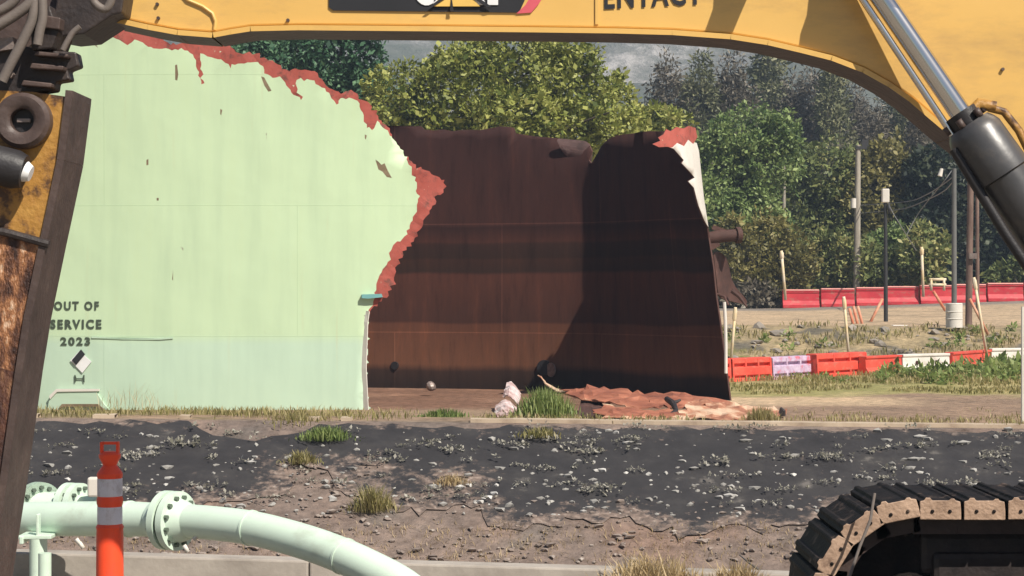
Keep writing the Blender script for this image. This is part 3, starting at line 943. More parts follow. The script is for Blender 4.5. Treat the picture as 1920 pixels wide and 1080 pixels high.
def shell_pt(s, z, off=0.0):
    x, y = plan_at(s)
    n = normal_at(s)
    d = np.min((torn[:, 0] - s) ** 2 + (torn[:, 1] - z) ** 2) ** 0.5
    k = max(0.0, 1 - d / 0.6)
    wob = 0.02 * float(nz(s, z, 1.9)) + k * k * (0.032 if z > 0.8 else 0.015) * float(nz(s, z, 0.33, 1.0))
    # the far wall's torn corner beside the crease is bent backwards
    if s < sC:
        x -= 0.642 * lean(s, z)
        y += 0.767 * lean(s, z)
    if z > 4.5 and sC < s < sC + 1.6:
        q = (z - 4.5) * (1 - (s - sC) / 1.6)
        wob += 0.35 * q
    return Vector((x + n.x * (off + wob), y + n.y * (off + wob), z))


tank = empty("storage_tank", (-4, 41, -0.57), "huge pale green steel tank torn open, rusty brown inside, red primer along its edge", "tank")
TH = 0.03
mb = MB()
nv = len(v2)
outer = [shell_pt(p.x, p.y) for p in v2]
inner = [shell_pt(p.x, p.y, -TH) for p in v2]
from collections import Counter
ec = {}
for t_ in tri:
    for i in range(3):
        a, b_ = t_[i], t_[(i + 1) % 3]
        ec.setdefault((min(a, b_), max(a, b_)), []).append((a, b_))
mb.v = [tuple(p) for p in outer + inner]
for t_, m_ in zip(tri, tm):
    mb.f.append(list(t_)); mb.m.append(m_)
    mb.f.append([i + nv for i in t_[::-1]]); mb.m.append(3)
for k, l in ec.items():
    if len(l) == 1:
        a, b_ = l[0]
        mb.f.append([b_, a, a + nv, b_ + nv]); mb.m.append(5)
me = bpy.data.meshes.new("shell")
me.from_pydata(mb.v, [], mb.f)
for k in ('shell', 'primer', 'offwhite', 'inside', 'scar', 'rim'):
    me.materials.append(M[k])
me.polygons.foreach_set("material_index", mb.m)
uvl = me.uv_layers.new(name="UVMap")
for lp in me.loops:
    i = lp.vertex_index % nv
    uvl.data[lp.index].uv = (v2[i].x, v2[i].y)
for p in me.polygons:
    p.use_smooth = mb.m[p.index] not in (1, 5)
o = bpy.data.objects.new("shell", me)
link(o, tank)
# make the outside face outwards
e_ = me.polygons[0]


def on_shell(name, poly_px, mat, off=0.012, th=0.02, branch='front', parent=None, wrapz=None):
    """a thin plate lying on the shell, outline in photo pixels"""
    q = [shell_uv(u, v, branch) for u, v in poly_px]
    m_ = MB()
    n = len(q)
    vs = [shell_pt(s, z, off + th) for s, z in q] + [shell_pt(s, z, off - th) for s, z in q]
    m_.add(vs, [tuple(range(n)), tuple(range(n, 2 * n))[::-1]] + [(i, (i + 1) % n, n + (i + 1) % n, n + i) for i in range(n)])
    return m_.build(name, mat, parent or tank)


def text_mesh(body, size, bold=0.0, spacing=1.0):
    cu = bpy.data.curves.new("lettering", 'FONT')
    cu.body = body
    cu.size = size
    cu.offset = bold
    cu.space_character = spacing
    cu.align_x = 'CENTER'
    cu.resolution_u = 3
    ob = bpy.data.objects.new("lettering", cu)
    C.objects.link(ob)
    bpy.context.view_layer.update()
    dg = bpy.context.evaluated_depsgraph_get()
    m_ = bpy.data.meshes.new_from_object(ob.evaluated_get(dg))
    bpy.data.objects.remove(ob)
    bpy.data.curves.remove(cu)
    vs = [p.co.copy() for p in m_.vertices]
    fs = [tuple(p.vertices) for p in m_.polygons]
    bpy.data.meshes.remove(m_)
    return vs, fs


M['stencil'] = plain('stencil_black_green', (0.055, 0.075, 0.05), scale=6, rough=0.7, bump=0.0)
for body, u, v, wpx, hpx in (("OUT OF", 144, 582, 84, 17), ("SERVICE", 143, 617, 96, 18), ("2023", 142, 648, 56, 16)):
    vs, fs = text_mesh(body, 1.0, 0.045, 1.3)
    x0, x1 = min(p.x for p in vs), max(p.x for p in vs)
    y0, y1 = min(p.y for p in vs), max(p.y for p in vs)
    m_ = MB()
    out = []
    for p in vs:
        uu = u + ((p.x - x0) / (x1 - x0) - 0.5) * wpx
        vv = v - (p.y - y0) / (y1 - y0) * hpx
        s_, z_ = shell_uv(uu, vv, 'front')
        # exact s by linear refinement
        xx, yy = plan_at(s_)
        s_ += ((uu - 960) / F * yy - xx)
        q = shell_pt(s_, z_, 0.012)
        out.append(q)
    m_.add(out, fs)
    m_.build("lettering", M['stencil'], tank)
hd = on_shell("hazard_sign", [(150, 658), (172, 678), (155, 699), (133, 676)], M['white'], 0.02, 0.008)
m_ = on_shell("sign_panel", [(153, 655), (162, 664), (144, 684), (136, 675)], M['black'], 0.04, 0.008)
m_ = on_shell("small_mark", [(140, 703), (143, 703), (144, 709), (156, 709), (157, 703), (160, 703), (160, 717), (157, 717), (156, 711), (144, 711), (143, 717), (140, 717)], M['stencil'], 0.02, 0.004)
on_shell("cleanout_cover", [(92, 768), (96, 745), (108, 733), (182, 733), (192, 750), (204, 768)], M['shell'], 0.03, 0.03)
on_shell("cleanout_rim", [(96, 742), (108, 729), (188, 729), (188, 733), (110, 734), (98, 748)], M['offwhite'], 0.05, 0.03)
on_shell("cleanout_rim", [(112, 766), (120, 757), (186, 757), (200, 768), (190, 768), (182, 762), (124, 762)], M['scar'], 0.07, 0.03)
on_shell("weld_seam", [(172, 631), (230, 633), (300, 634), (325, 632), (325, 635), (300, 637), (230, 636), (172, 634)], M['shell'], 0.012, 0.006)
# teal scrap of a wind girder at the lower end of the tear
on_shell("girder_stub", [(678, 552), (716, 551), (718, 557), (690, 560), (678, 559)], M['teal'], 0.05, 0.05)
# pale edge strip of the front shell, turned towards the opening
m_ = MB()
e0 = [P(u, v, 36.02) for u, v in ((691, 768), (687, 690), (690, 604), (693, 584))]
e1 = [P(u, v, 36.12) for u, v in ((683, 770), (678, 690), (682, 604), (688, 582))]
for a, b_ in zip(e0, e1):
    pass
vs = [p + Vector((0.012, -0.10, 0)) for p in e0] + [p + Vector((0.0, -0.13, 0)) for p in e1]
m_.add(vs, [(i, i + 1, i + 5, i + 4) for i in range(3)])
o = m_.build("edge_strip", M['offwhite'], tank)
o.modifiers.new("solid", 'SOLIDIFY').thickness = 0.02
# holes in the far wall: an open manhole with its lid and a small nozzle hole
def inside_pt(u, v, off):
    s_, z_ = shell_uv(u, v, 'inside')
    return shell_pt(s_, z_, -TH - off), normal_at(s_)
c, n = inside_pt(1022, 689, 0.02)
nn = Vector((-n.x, -n.y, 0))
m_ = MB(); m_.disc(c, nn, 0.17, 0.06, 24)
mh = m_.build("manhole", M['rubber'], tank, smooth=True)
c, n = inside_pt(1036, 693, 0.10)
m_ = MB(); m_.disc(c, (nn + Vector((-0.9, 0, 0))).normalized(), 0.16, 0.03, 24)
m_.build("manhole_lid", M['bare_steel'], tank, smooth=True)
c, n = inside_pt(742, 685, 0.02)
m_ = MB(); m_.disc(c, nn, 0.09, 0.05, 18)
m_.build("nozzle_hole", M['rubber'], tank, smooth=True)
m_ = MB()
fl = [[(1040, 259), (1048, 272), (1060, 292)], [(1066, 262), (1072, 280), (1082, 302)], [(1092, 264), (1094, 284), (1100, 306)], [(1104, 266), (1113, 285), (1108, 316)]]
m_.add([P(u, v, 42.62 - 0.03 * i + (0.0, -0.06, 0.05)[j]) for i, row in enumerate(fl) for j, (u, v) in enumerate(row)], [(i * 3 + j, i * 3 + j + 1, (i + 1) * 3 + j + 1, (i + 1) * 3 + j) for i in range(3) for j in range(2)])
M['pale_rust'] = weathered('scuffed_pale_rust', [(0.35, (0.06, 0.035, 0.033)), (0.55, (0.13, 0.075, 0.07)), (0.7, (0.34, 0.24, 0.22))], scale=2.4, rough=0.8, bump=0.3)
o = m_.build("curled_flap", M['pale_rust'], tank)
sb = o.modifiers.new("sub", 'SUBSURF'); sb.levels = 2; sb.render_levels = 2
o.modifiers.new("solid", 'SOLIDIFY').thickness = 0.03
# bent flaps and a nozzle sticking out behind the right edge
m_ = MB()
m_.tube([P(1325, 447, 40.0), P(1352, 443, 40.0), P(1380, 441, 40.05)], [0.13, 0.14, 0.13], 10)
m_.disc(P(1384, 441, 40.05), (1, 0.25, 0.05), 0.17, 0.10, 12)
m_.box(P(1350, 431, 39.98), (0.34, 0.05, 0.10), Matrix.Rotation(0.35, 3, 'Y'))
m_.box(P(1338, 456, 39.95), (0.20, 0.05, 0.22), Matrix.Rotation(-0.5, 3, 'Y'))
m_.build("torn_nozzle", M['rust_flap'], tank, smooth=True)
m_ = MB()
fl = [[(1335, 470), (1346, 472), (1360, 478)], [(1338, 500), (1352, 505), (1366, 500)], [(1342, 530), (1358, 540), (1372, 535)], [(1344, 552), (1368, 558), (1392, 552)], [(1352, 562), (1382, 568), (1406, 572)]]
vs = [P(u, v, 40.0 + 0.25 * j + 0.1 * i) + Vector((0, (0.15 if j == 1 else 0), 0)) for i, row in enumerate(fl) for j, (u, v) in enumerate(row)]
m_.add(vs, [(i * 3 + j, i * 3 + j + 1, (i + 1) * 3 + j + 1, (i + 1) * 3 + j) for i in range(4) for j in range(2)])
o = m_.build("bent_flap", M['rust_flap'], tank)
sb = o.modifiers.new("sub", 'SUBSURF'); sb.levels = 2; sb.render_levels = 2
o.modifiers.new("solid", 'SOLIDIFY').thickness = 0.03
m_ = MB()
m_.tube([P(1372, 545, 40.4), P(1386, 556, 40.4), P(1400, 575, 40.3)], [0.05, 0.04, 0.02], 8)
m_.tube([P(1340, 550, 39.9), P(1358, 556, 39.8), P(1366, 572, 39.7)], [0.03, 0.03, 0.02], 8)
m_.build("twisted_bar", M['rust_flap'], tank, smooth=True)
m_ = MB()
m_.tube([P(1358, 566, 38.9), P(1360, 600, 38.9), P(1361, 650, 38.9), P(1361, 700, 38.9)], 0.035, 8)
m_.build("edge_pipe", M['offwhite'], tank, smooth=True)

# ------------------------------------------------------------------ debris by the tank
def crumple(name, rows, mat, sub=3, dents=0.05, seed=0.0, th=0.02):
    """sheet through a grid of world points"""
    m_ = MB()
    nr, nc = len(rows), len(rows[0])
    m_.add([p for r_ in rows for p in r_], [(i * nc + j, i * nc + j + 1, (i + 1) * nc + j + 1, (i + 1) * nc + j) for i in range(nr - 1) for j in range(nc - 1)])
    bm = bmesh.new()
    me_ = bpy.data.meshes.new(name)
    me_.from_pydata(m_.v, [], m_.f)
    bm.from_mesh(me_)
    bmesh.ops.subdivide_edges(bm, edges=bm.edges, cuts=sub, use_grid_fill=True, smooth=0.6)
    for vtx in bm.verts:
        k = float(nz(vtx.co.x, vtx.co.y, 0.35, seed)) + 0.5 * float(nz(vtx.co.x, vtx.co.y, 0.13, seed))
        vtx.co.z += dents * k
        vtx.co.y += dents * 0.8 * float(nz(vtx.co.y, vtx.co.x, 0.3, seed + 2))
    bm.to_mesh(me_)
    bm.free()
    me_.materials.append(mat)
    o_ = bpy.data.objects.new(name, me_)
    C.objects.link(o_)
    s_ = o_.modifiers.new("solid", 'SOLIDIFY')
    s_.thickness = th
    return o_


def jagged(name, rows, mat, lab, sub=3, amp=0.05, seed=0, th=0.018):
    """crumpled plate with sharp creases: a grid bent at random, flat shaded, ragged rim"""
    rnd_ = random.Random(seed)
    m_ = MB()
    nr, nc = len(rows), len(rows[0])
    m_.add([P(*p) for r_ in rows for p in r_], [(i * nc + j, i * nc + j + 1, (i + 1) * nc + j + 1, (i + 1) * nc + j) for i in range(nr - 1) for j in range(nc - 1)])
    me_ = bpy.data.meshes.new(name)
    me_.from_pydata(m_.v, [], m_.f)
    bm = bmesh.new()
    bm.from_mesh(me_)
    bmesh.ops.subdivide_edges(bm, edges=bm.edges, cuts=sub, use_grid_fill=True, smooth=0.0)
    for vtx in bm.verts:
        e_ = 1.5 if vtx.is_boundary else 1.0
        vtx.co += Vector((rnd_.gauss(0, amp * 0.6), rnd_.gauss(0, amp * 0.7), abs(rnd_.gauss(0, amp * 0.55)))) * e_
    bmesh.ops.triangulate(bm, faces=bm.faces)
    bm.to_mesh(me_)
    bm.free()
    me_.materials.append(mat)
    o_ = bpy.data.objects.new(name, me_)
    C.objects.link(o_)
    s_ = o_.modifiers.new("solid", 'SOLIDIFY')
    s_.thickness = th
    return tag(o_, lab, "steel plate")


jagged("fallen_plate", [[(1052, 734, 35.6), (1110, 729, 35.4), (1160, 734, 35.3), (1210, 742, 35.2), (1262, 740, 35.2), (1310, 745, 35.1), (1372, 757, 35.0)],
                        [(1062, 741, 35.1), (1112, 741, 34.8), (1160, 746, 34.6), (1212, 755, 34.5), (1262, 753, 34.5), (1310, 756, 34.5), (1366, 766, 34.4)],
                        [(1088, 750, 34.6), (1120, 757, 34.2), (1165, 763, 33.9), (1212, 770, 33.9), (1258, 767, 34.0), (1305, 768, 34.0), (1350, 774, 33.9)]], M['plate'],
       "long crumpled rusty orange plate lying in front of the dark opening", 3, 0.042, 5)
jagged("fallen_plate", [[(1300, 752, 34.5), (1350, 757, 34.4), (1400, 764, 34.3), (1446, 770, 34.2), (1476, 773, 34.0)],
                        [(1285, 768, 33.7), (1345, 772, 33.6), (1400, 778, 33.5), (1440, 783, 33.3), (1462, 784, 33.3)],
                        [(1262, 788, 32.8), (1330, 790, 32.7), (1385, 792, 32.6), (1420, 793, 32.6), (1440, 792, 32.6)]], M['plate_pale'],
       "cream-coloured torn plate at the right end of the fallen steel", 3, 0.045, 6)
jagged("fallen_plate", [[(1128, 763, 33.9), (1170, 767, 33.7), (1214, 773, 33.6), (1262, 771, 33.6), (1300, 774, 33.6)],
                        [(1118, 778, 33.1), (1160, 778, 33.1), (1208, 783, 33.0), (1258, 782, 33.0), (1300, 784, 33.0)],
                        [(1140, 789, 32.7), (1180, 788, 32.7), (1215, 793, 32.6), (1262, 793, 32.6), (1290, 793, 32.6)]], M['plate'],
       "salmon and cream torn plate in front of the long orange one", 3, 0.045, 8)
jagged("curled_strip", [[(1010, 704, 36.3), (1020, 716, 36.1), (1036, 727, 35.9), (1058, 735, 35.6), (1090, 742, 35.2)],
                        [(1014, 708, 36.2), (1024, 722, 35.9), (1042, 735, 35.6), (1066, 743, 35.3), (1096, 752, 34.8)]], M['plate_pale'],
       "thin pale curled strip rising at the left end of the fallen steel", 2, 0.012, 9)
m_ = MB()
m_.tube([P(1250, 748, 34.0), P(1262, 756, 33.7), P(1268, 770, 33.5), P(1256, 780, 33.2), P(1252, 790, 32.6)], [0.05, 0.06, 0.04, 0.05, 0.03], 7)
m_.tube([P(1262, 756, 33.7), P(1276, 750, 33.8)], [0.04, 0.02], 7)
o = m_.build("bent_bracket", M['dark_steel'], smooth=True)
tag(o, "small black bent bracket on the crumpled rusty plate", "bracket")
m_ = MB()
m_.tube([P(1468, 780, 33.2), P(1467, 771, 33.2), P(1464, 764, 33.2)], [0.05, 0.06, 0.02], 7)
m_.tube([P(1463, 776, 33.2), P(1470, 768, 33.2)], [0.05, 0.03], 7)
o = m_.build("scrap_peg", M['dark_steel'], smooth=True)
tag(o, "little dark upright scrap at the tip of the fallen plate", "scrap")
# dark sheet filling the gap beneath the raised left end
o = crumple("gap_sheet", [[P(1090, 752, 35.0), P(1120, 750, 35.0), P(1145, 756, 34.6)], [P(1085, 770, 33.8), P(1115, 774, 33.6), P(1135, 780, 33.2)], [P(1080, 785, 33.0), P(1108, 786, 32.9), P(1120, 787, 32.8)]], M['rust_flap'], 3, 0.03, 1.3)
tag(o, "dark brown sheet filling the gap under the left end of the orange plate", "steel sheet")
# pale crumpled piece
o = crumple("crumpled_scrap", [[P(950, 722, 36.0), P(958, 719, 36.1), P(968, 725, 36.0), P(976, 735, 35.8)], [P(948, 730, 35.5), P(958, 730, 35.2), P(968, 736, 35.3), P(974, 746, 35.3)], [P(944, 744, 35.0), P(952, 742, 34.8), P(962, 748, 34.9), P(970, 756, 35.0)]], M['debris'], 4, 0.06, 2.0)
tag(o, "pale pinkish crumpled scrap standing beside the tall green grass clump", "scrap")
o = crumple("crumpled_scrap", [[P(930, 762, 34.4), P(948, 755, 34.4), P(968, 766, 34.2)], [P(928, 774, 33.6), P(948, 770, 33.3), P(966, 778, 33.4)], [P(932, 780, 33.2), P(950, 781, 33.0), P(962, 782, 33.1)]], M['debris'], 4, 0.06, 4.0)
tag(o, "low reddish crumpled scrap at the foot of the pale scrap", "scrap")
m_ = MB()
bm = bmesh.new()
bmesh.ops.create_icosphere(bm, subdivisions=2, radius=0.11)
for vtx in bm.verts:
    vtx.co *= 1 + 0.3 * noise.noise(vtx.co * 9)
    vtx.co += P(808, 724, 40.5)
me = bpy.data.meshes.new("scrap_lump"); bm.to_mesh(me); bm.free(); me.materials.append(M['bare_steel'])
o = bpy.data.objects.new("scrap_lump", me); C.objects.link(o)
tag(o, "small grey lump lying on the tank floor by the far wall", "scrap")

# ------------------------------------------------------------------ excavator
exc = empty("excavator", (3.9, 6.9, -0.1), "yellow tracked excavator with boom spanning the top and worn rusty stick at left", "excavator")
DB = 6.6            # depth of the boom's near side plate
def poly_xz(px, D):
    return [(P(u, v, D).x, P(u, v, D).z) for u, v in px]


bottom = [(206, 18), (212, 30), (280, 45), (335, 55), (400, 60), (432, 54), (470, 48), (560, 46), (800, 48), (1000, 50), (1150, 52), (1260, 55), (1370, 63), (1440, 74), (1500, 88), (1560, 103), (1620, 126), (1670, 154), (1710, 182), (1745, 212), (1790, 250), (1850, 296), (1920, 346), (2050, 440), (2250, 560), (2700, 760)]
topb = [(2780, 600), (2560, 480), (2400, 330), (2200, 120), (2000, -60), (1800, -190), (1500, -260), (1100, -230), (600, -170), (260, -110), (215, -60)]
m_ = MB()
m_.prism(poly_xz(bottom + topb, DB), DB, DB + 0.21)
boom = m_.build("boom", M['yellow'], exc, bevel=0.006)
# bottom flange: lip proud of the side plate and dark brown underside
m_ = MB()
lw = []
for u, v in bottom[:-1]:
    lw.append((u, v))
for i in range(len(lw) - 1):
    a, b_ = P(*lw[i], DB), P(*lw[i + 1], DB)
    nn = Vector((-(b_.z - a.z), 0, b_.x - a.x)).normalized()
    q = [a - nn * 0.004, b_ - nn * 0.004, b_ - nn * 0.022, a - nn * 0.022]
    y0, y1 = DB - 0.018, DB + 0.23
    vs = [(p.x, y0, p.z) for p in q] + [(p.x, y1, p.z) for p in q]
    m_.add(vs, [(0, 1, 2, 3), (4, 7, 6, 5), (0, 4, 5, 1), (3, 2, 6, 7)], 0)
    m_.m[-1] = 1
m_.build("bottom_flange", [M['yellow'], M['brown_steel']], boom)
# end plate and weld lines
m_ = MB()
m_.tube([P(u, v, DB - 0.004) for u, v in ((335, -20), (352, 0), (380, 12), (398, 25), (404, 40), (402, 56))], 0.006, 8)
m_.build("weld_bead", M['yellow'], boom, smooth=True)
m_ = MB()
m_.prism(poly_xz([(1116, -60), (1122, -60), (1122, 46), (1116, 46)], DB), DB - 0.006, DB + 0.01)
m_.build("weld_bead", M['yellow'], boom)
# decal with letters
m_ = MB()
m_.prism(poly_xz([(617, 14), (617, -120), (1040, -120), (975, 20), (968, 24), (625, 20)], DB), DB - 0.006, DB - 0.002)
dec = m_.build("decal_panel", M['black'], boom)
m_ = MB()
m_.prism(poly_xz([(1050, -100), (1075, -100), (1010, 8), (996, 24), (968, 26), (985, 10)], DB), DB - 0.006, DB - 0.002)
m_.build("decal_stripe", M['pink'], dec)
# white letters C A T-like shapes with a yellow wedge: only their feet show
def arc(cx, cy, r0, a0, a1, n=14, sx=1.0):
    return [(cx + sx * r0 * math.cos(R(a0 + (a1 - a0) * k / n)), cy + r0 * math.sin(R(a0 + (a1 - a0) * k / n))) for k in range(n + 1)]
m_ = MB()
oc_ = arc(800, -35, 46, 40, 320, 20, 0.62)
ic_ = arc(800, -35, 24, 320, 40, 20, 0.5)
m_.prism(poly_xz(oc_ + ic_, DB), DB - 0.010, DB - 0.0065)
m_.build("decal_letter", M['white'], dec)
m_ = MB()
m_.prism(poly_xz([(905, -78), (940, -78), (940, -60), (934, -60), (934, 10), (914, 10), (914, -60), (905, -60)], DB), DB - 0.010, DB - 0.0065)
m_.build("decal_letter", M['white'], dec)
m_ = MB()
m_.prism(poly_xz([(832, -78), (870, -78), (912, 10), (886, 10), (851, -58), (838, 0), (812, 10)], DB), DB - 0.010, DB - 0.0065)
m_.build("decal_letter", M['white'], dec)
m_ = MB()
m_.prism(poly_xz([(812, 13), (851, -40), (900, 13)], DB), DB - 0.015, DB - 0.0115)
m_.build("decal_wedge", M['tri'], dec)
m_ = MB()
m_.prism(poly_xz([(844, 22), (847, -5), (851, 22)], DB), DB - 0.019, DB - 0.0155)
m_.build("decal_outline", M['black'], dec)
m_ = MB()
m_.prism(poly_xz([(800, 18), (832, -6), (836, -2), (806, 18)], DB), DB - 0.019, DB - 0.0155)
m_.build("decal_outline", M['black'], dec)
m_ = MB()
m_.prism(poly_xz([(885, -4), (890, -8), (922, 14), (914, 16)], DB), DB - 0.019, DB - 0.0155)
m_.build("decal_outline", M['black'], dec)
vs, fs = text_mesh("ENTACT", 1.0, 0.025, 1.12)
x0, x1 = min(p.x for p in vs), max(p.x for p in vs)
y1 = max(p.y for p in vs)
m_ = MB()
out = []
for p in vs:
    a = (p.x - x0) / (x1 - x0)
    out.append(P(1133 + 184 * a, 16 - 9 * a - p.y / y1 * 46, DB) + Vector((0, -0.004, 0)))
m_.add(out, fs)
m_.build("lettering", M['black'], boom)
# small bolts and stains on the boom
for u, v in ((540, 38), (297, 34), (295, 8), (1880, 130)):
    m_ = MB()
    m_.disc(P(u, v, DB - 0.004), (0, 1, 0), 0.006, 0.012, 10)
    m_.build("bolt", M['brown_steel'], boom, smooth=True)

# boom cylinder, near side
DCY = DB - 0.17
axis0 = P(1560, -140, DB - 0.062)
axis1 = P(1822, 243, DB - 0.13)
axis2 = P(2470, 1205, DB - 0.24)
d_ = (axis1 - axis0).normalized()
cyl = empty("boom_cylinder", axis1)
cyl.parent = exc
cyl.location = axis1 - exc.location
m_ = MB(); m_.tube([axis0, axis1], 0.037, 24)
m_.build("rod", M['chrome'], cyl, smooth=True)
m_ = MB()
off = Vector((-0.043, 0.0, -0.031))
m_.tube([axis0 + off, axis1 + off * 1.2 - d_ * 0.02], 0.012, 12)
m_.build("grease_line", M['chrome'], cyl, smooth=True)
m_ = MB()
m_.tube([axis1 - d_ * 0.02, axis1, axis1 + d_ * 0.02, axis1 + d_ * 0.17, axis1 + d_ * 0.185, axis1 + d_ * 0.19], [0.075, 0.088, 0.096, 0.099, 0.099, 0.088], 32)
m_.build("gland", M['cyl'], cyl, smooth=True)
m_ = MB(); m_.tube([axis1 + d_ * 0.188, axis2], 0.086, 32)
m_.build("barrel", M['cyl'], cyl, smooth=True)
m_ = MB(); m_.tube([axis1 - d_ * 0.07, axis1 - d_ * 0.02], 0.055, 24)
m_.build("wiper_seal", M['rubber'], cyl, smooth=True)
side = Vector((d_.z, 0, -d_.x))      # to the right and up
if side.x < 0: side = -side
m_ = MB()
m_.tube([axis1 - d_ * 0.03 + side * 0.09, axis1 + d_ * 0.01 + side * 0.125, axis1 + d_ * 0.09 + side * 0.13, axis1 + d_ * 0.22 + side * 0.11, axis1 + d_ * 0.6 + side * 0.11], 0.014, 10)
m_.tube([axis1 - d_ * 0.05 + side * 0.03, axis1 - d_ * 0.06 + side * 0.07, axis1 - d_ * 0.02 + side * 0.11], 0.02, 10)
m_.build("oil_line", M['yellow_worn'], cyl, smooth=True)
for k in range(6):
    m_ = MB()
    a = 2 * math.pi * k / 6
    q = axis1 - d_ * 0.025 + (side * math.cos(a) + Vector((0, 1, 0)) * math.sin(a)) * 0.070
    m_.tube([q, q - d_ * 0.03], 0.012, 8)
    m_.build("gland_bolt", M['brown_steel'], cyl, smooth=True)
m_ = MB()
m_.tube([axis1 + d_ * 0.02 - side * 0.095 + Vector((0, -0.03, 0)), axis1 + d_ * 0.35 - side * 0.112 + Vector((0, -0.03, 0)), axis2 - side * 0.11 + Vector((0, -0.03, 0))], 0.018, 10)
m_.build("hose", M['rubber'], cyl, smooth=True)
# rod eye; two unseen plates added above the frame to cast shadows on the boom
m_ = MB()
m_.disc(axis0 + Vector((0, 0.0, 0)), (0, 1, 0), 0.075, 0.10, 28)
m_.build("rod_eye", M['cyl'], cyl, smooth=True)
def shadow_plate(px, g):
    """thin plate held g metres in front of the boom side so that its shadow lands on the traced outline"""
    k = F / DB
    q = [(u + g * SUN.x / -SUN.y * k, v - g * SUN.z / -SUN.y * k) for u, v in px]
    m2 = MB()
    pts = poly_xz(q, DB)
    m2.prism(pts, DB - g - 0.012, DB - g)
    topz = max(p[1] for p in pts)
    tx = [p[0] for p in pts if p[1] > topz - 0.02]
    m2.prism([(min(tx), topz), (max(tx), topz), (max(tx), topz + 0.03), (min(tx), topz + 0.03)], DB - g - 0.012, DB + 0.02)
    return m2
shadow_plate([(1347, -60), (1405, -60), (1400, 0), (1386, 32), (1372, 66), (1322, 62), (1332, 36), (1342, 8)], 0.2).build("boom_shadow_plate", M['brown_steel'], exc)
shadow_plate([(1527, -60), (1592, -60), (1592, 30), (1612, 70), (1620, 112), (1585, 112), (1550, 100), (1503, 78), (1506, 55), (1518, 20)], 0.2).build("rod_shadow_plate", M['brown_steel'], exc)
# stick with worn yellow upper side
DS = 6.4
nearE = [(130, 182), (115, 300), (95, 395), (82, 455)]
nearE2 = [(82, 455), (52, 600), (36, 700), (8, 900), (-20, 1080), (-40, 1220)]
m_ = MB()
m_.prism(poly_xz([(-330, 120), (-120, 165), (60, 172)] + nearE + [(-20, 430), (-420, 360)], DS), DS, DS + 0.26, 0)
m_.prism(poly_xz([(-20, 430)] + nearE2[:3] + [(-130, 650), (-450, 560), (-420, 360)], DS), DS, DS + 0.26, 1)
m_.prism(poly_xz([(-130, 650), (36, 700)] + nearE2[3:] + [(-300, 1220), (-450, 560)], DS), DS, DS + 0.26, 2)
stick = m_.build("stick", [M['yellow_worn'], M['rust_scratch'], M['rust_low']], exc)
# front edge plate of the stick, dark
m_ = MB()
ed = [(131, 170)] + nearE + nearE2[1:]
q = [P(u, v, DS) for u, v in ed]
for a, b_ in zip(q, q[1:]):
    dd = Vector((b_.z - a.z, 0, -(b_.x - a.x))).normalized()
    if dd.x < 0: dd = -dd
    m_.add([a + Vector((0, -0.012, 0)) - dd * 0.012, b_ + Vector((0, -0.012, 0)) - dd * 0.012, b_ + Vector((0, -0.012, 0)) + dd * 0.012, a + Vector((0, -0.012, 0)) + dd * 0.012,
            a + Vector((0, 0.275, 0)) - dd * 0.0, b_ + Vector((0, 0.275, 0)) - dd * 0.0, b_ + Vector((0, 0.275, 0)) + dd * 0.012, a + Vector((0, 0.275, 0)) + dd * 0.012],
           [(0, 1, 2, 3), (3, 2, 6, 7), (4, 7, 6, 5), (0, 4, 5, 1)])
m_.build("edge_plate", M['brown_steel'], stick)
m_ = MB()
m_.tube([P(-40, 424, DS - 0.01), P(20, 438, DS - 0.01), P(92, 458, DS - 0.01)], 0.014, 8)
m_.build("weld_bead", M['dark_steel'], stick, smooth=True)
# pin boss: ring, hub, split bar
pc = P(48, 228, DS)
m_ = MB()
ring = []
for (rad, yy) in ((0.093, 0.02), (0.093, -0.045), (0.080, -0.06), (0.052, -0.06), (0.040, -0.05), (0.040, 0.0)):
    ring.append([(pc.x + rad * math.cos(2 * math.pi * k / 32), pc.y + yy, pc.z + rad * math.sin(2 * math.pi * k / 32)) for k in range(32)])
m_.add([p for r_ in ring for p in r_], [(i * 32 + k, i * 32 + (k + 1) % 32, (i + 1) * 32 + (k + 1) % 32, (i + 1) * 32 + k) for i in range(5) for k in range(32)] + [tuple(range(160, 192))])
boss = m_.build("pin_boss", M['brown_steel'], stick, smooth=True)
m_ = MB(); m_.disc(pc + Vector((0, -0.004, 0)), (0, 1, 0), 0.039, 0.02, 20)
m_.build("pin", M['rubber'], boss, smooth=True)
m_ = MB(); m_.box(pc + Vector((0.0, -0.02, 0.002)), (0.045, 0.012, 0.012))
m_.build("split_bar", M['bare_steel'], boss)
# bucket cylinder end: dark fat tube with a pale end face
m_ = MB()
m_.tube([P(-160, 270, DS - 0.08), P(30, 318, DS - 0.08), P(46, 322, DS - 0.08)], [0.065, 0.065, 0.055], 24)
bc = m_.build("bucket_cylinder", M['rubber'], exc, smooth=True)
m_ = MB()
m_.tube([P(47, 322, DS - 0.08), P(58, 326, DS - 0.08)], [0.036, 0.026], 24)
m_.build("rod_end", M['white'], bc, smooth=True)
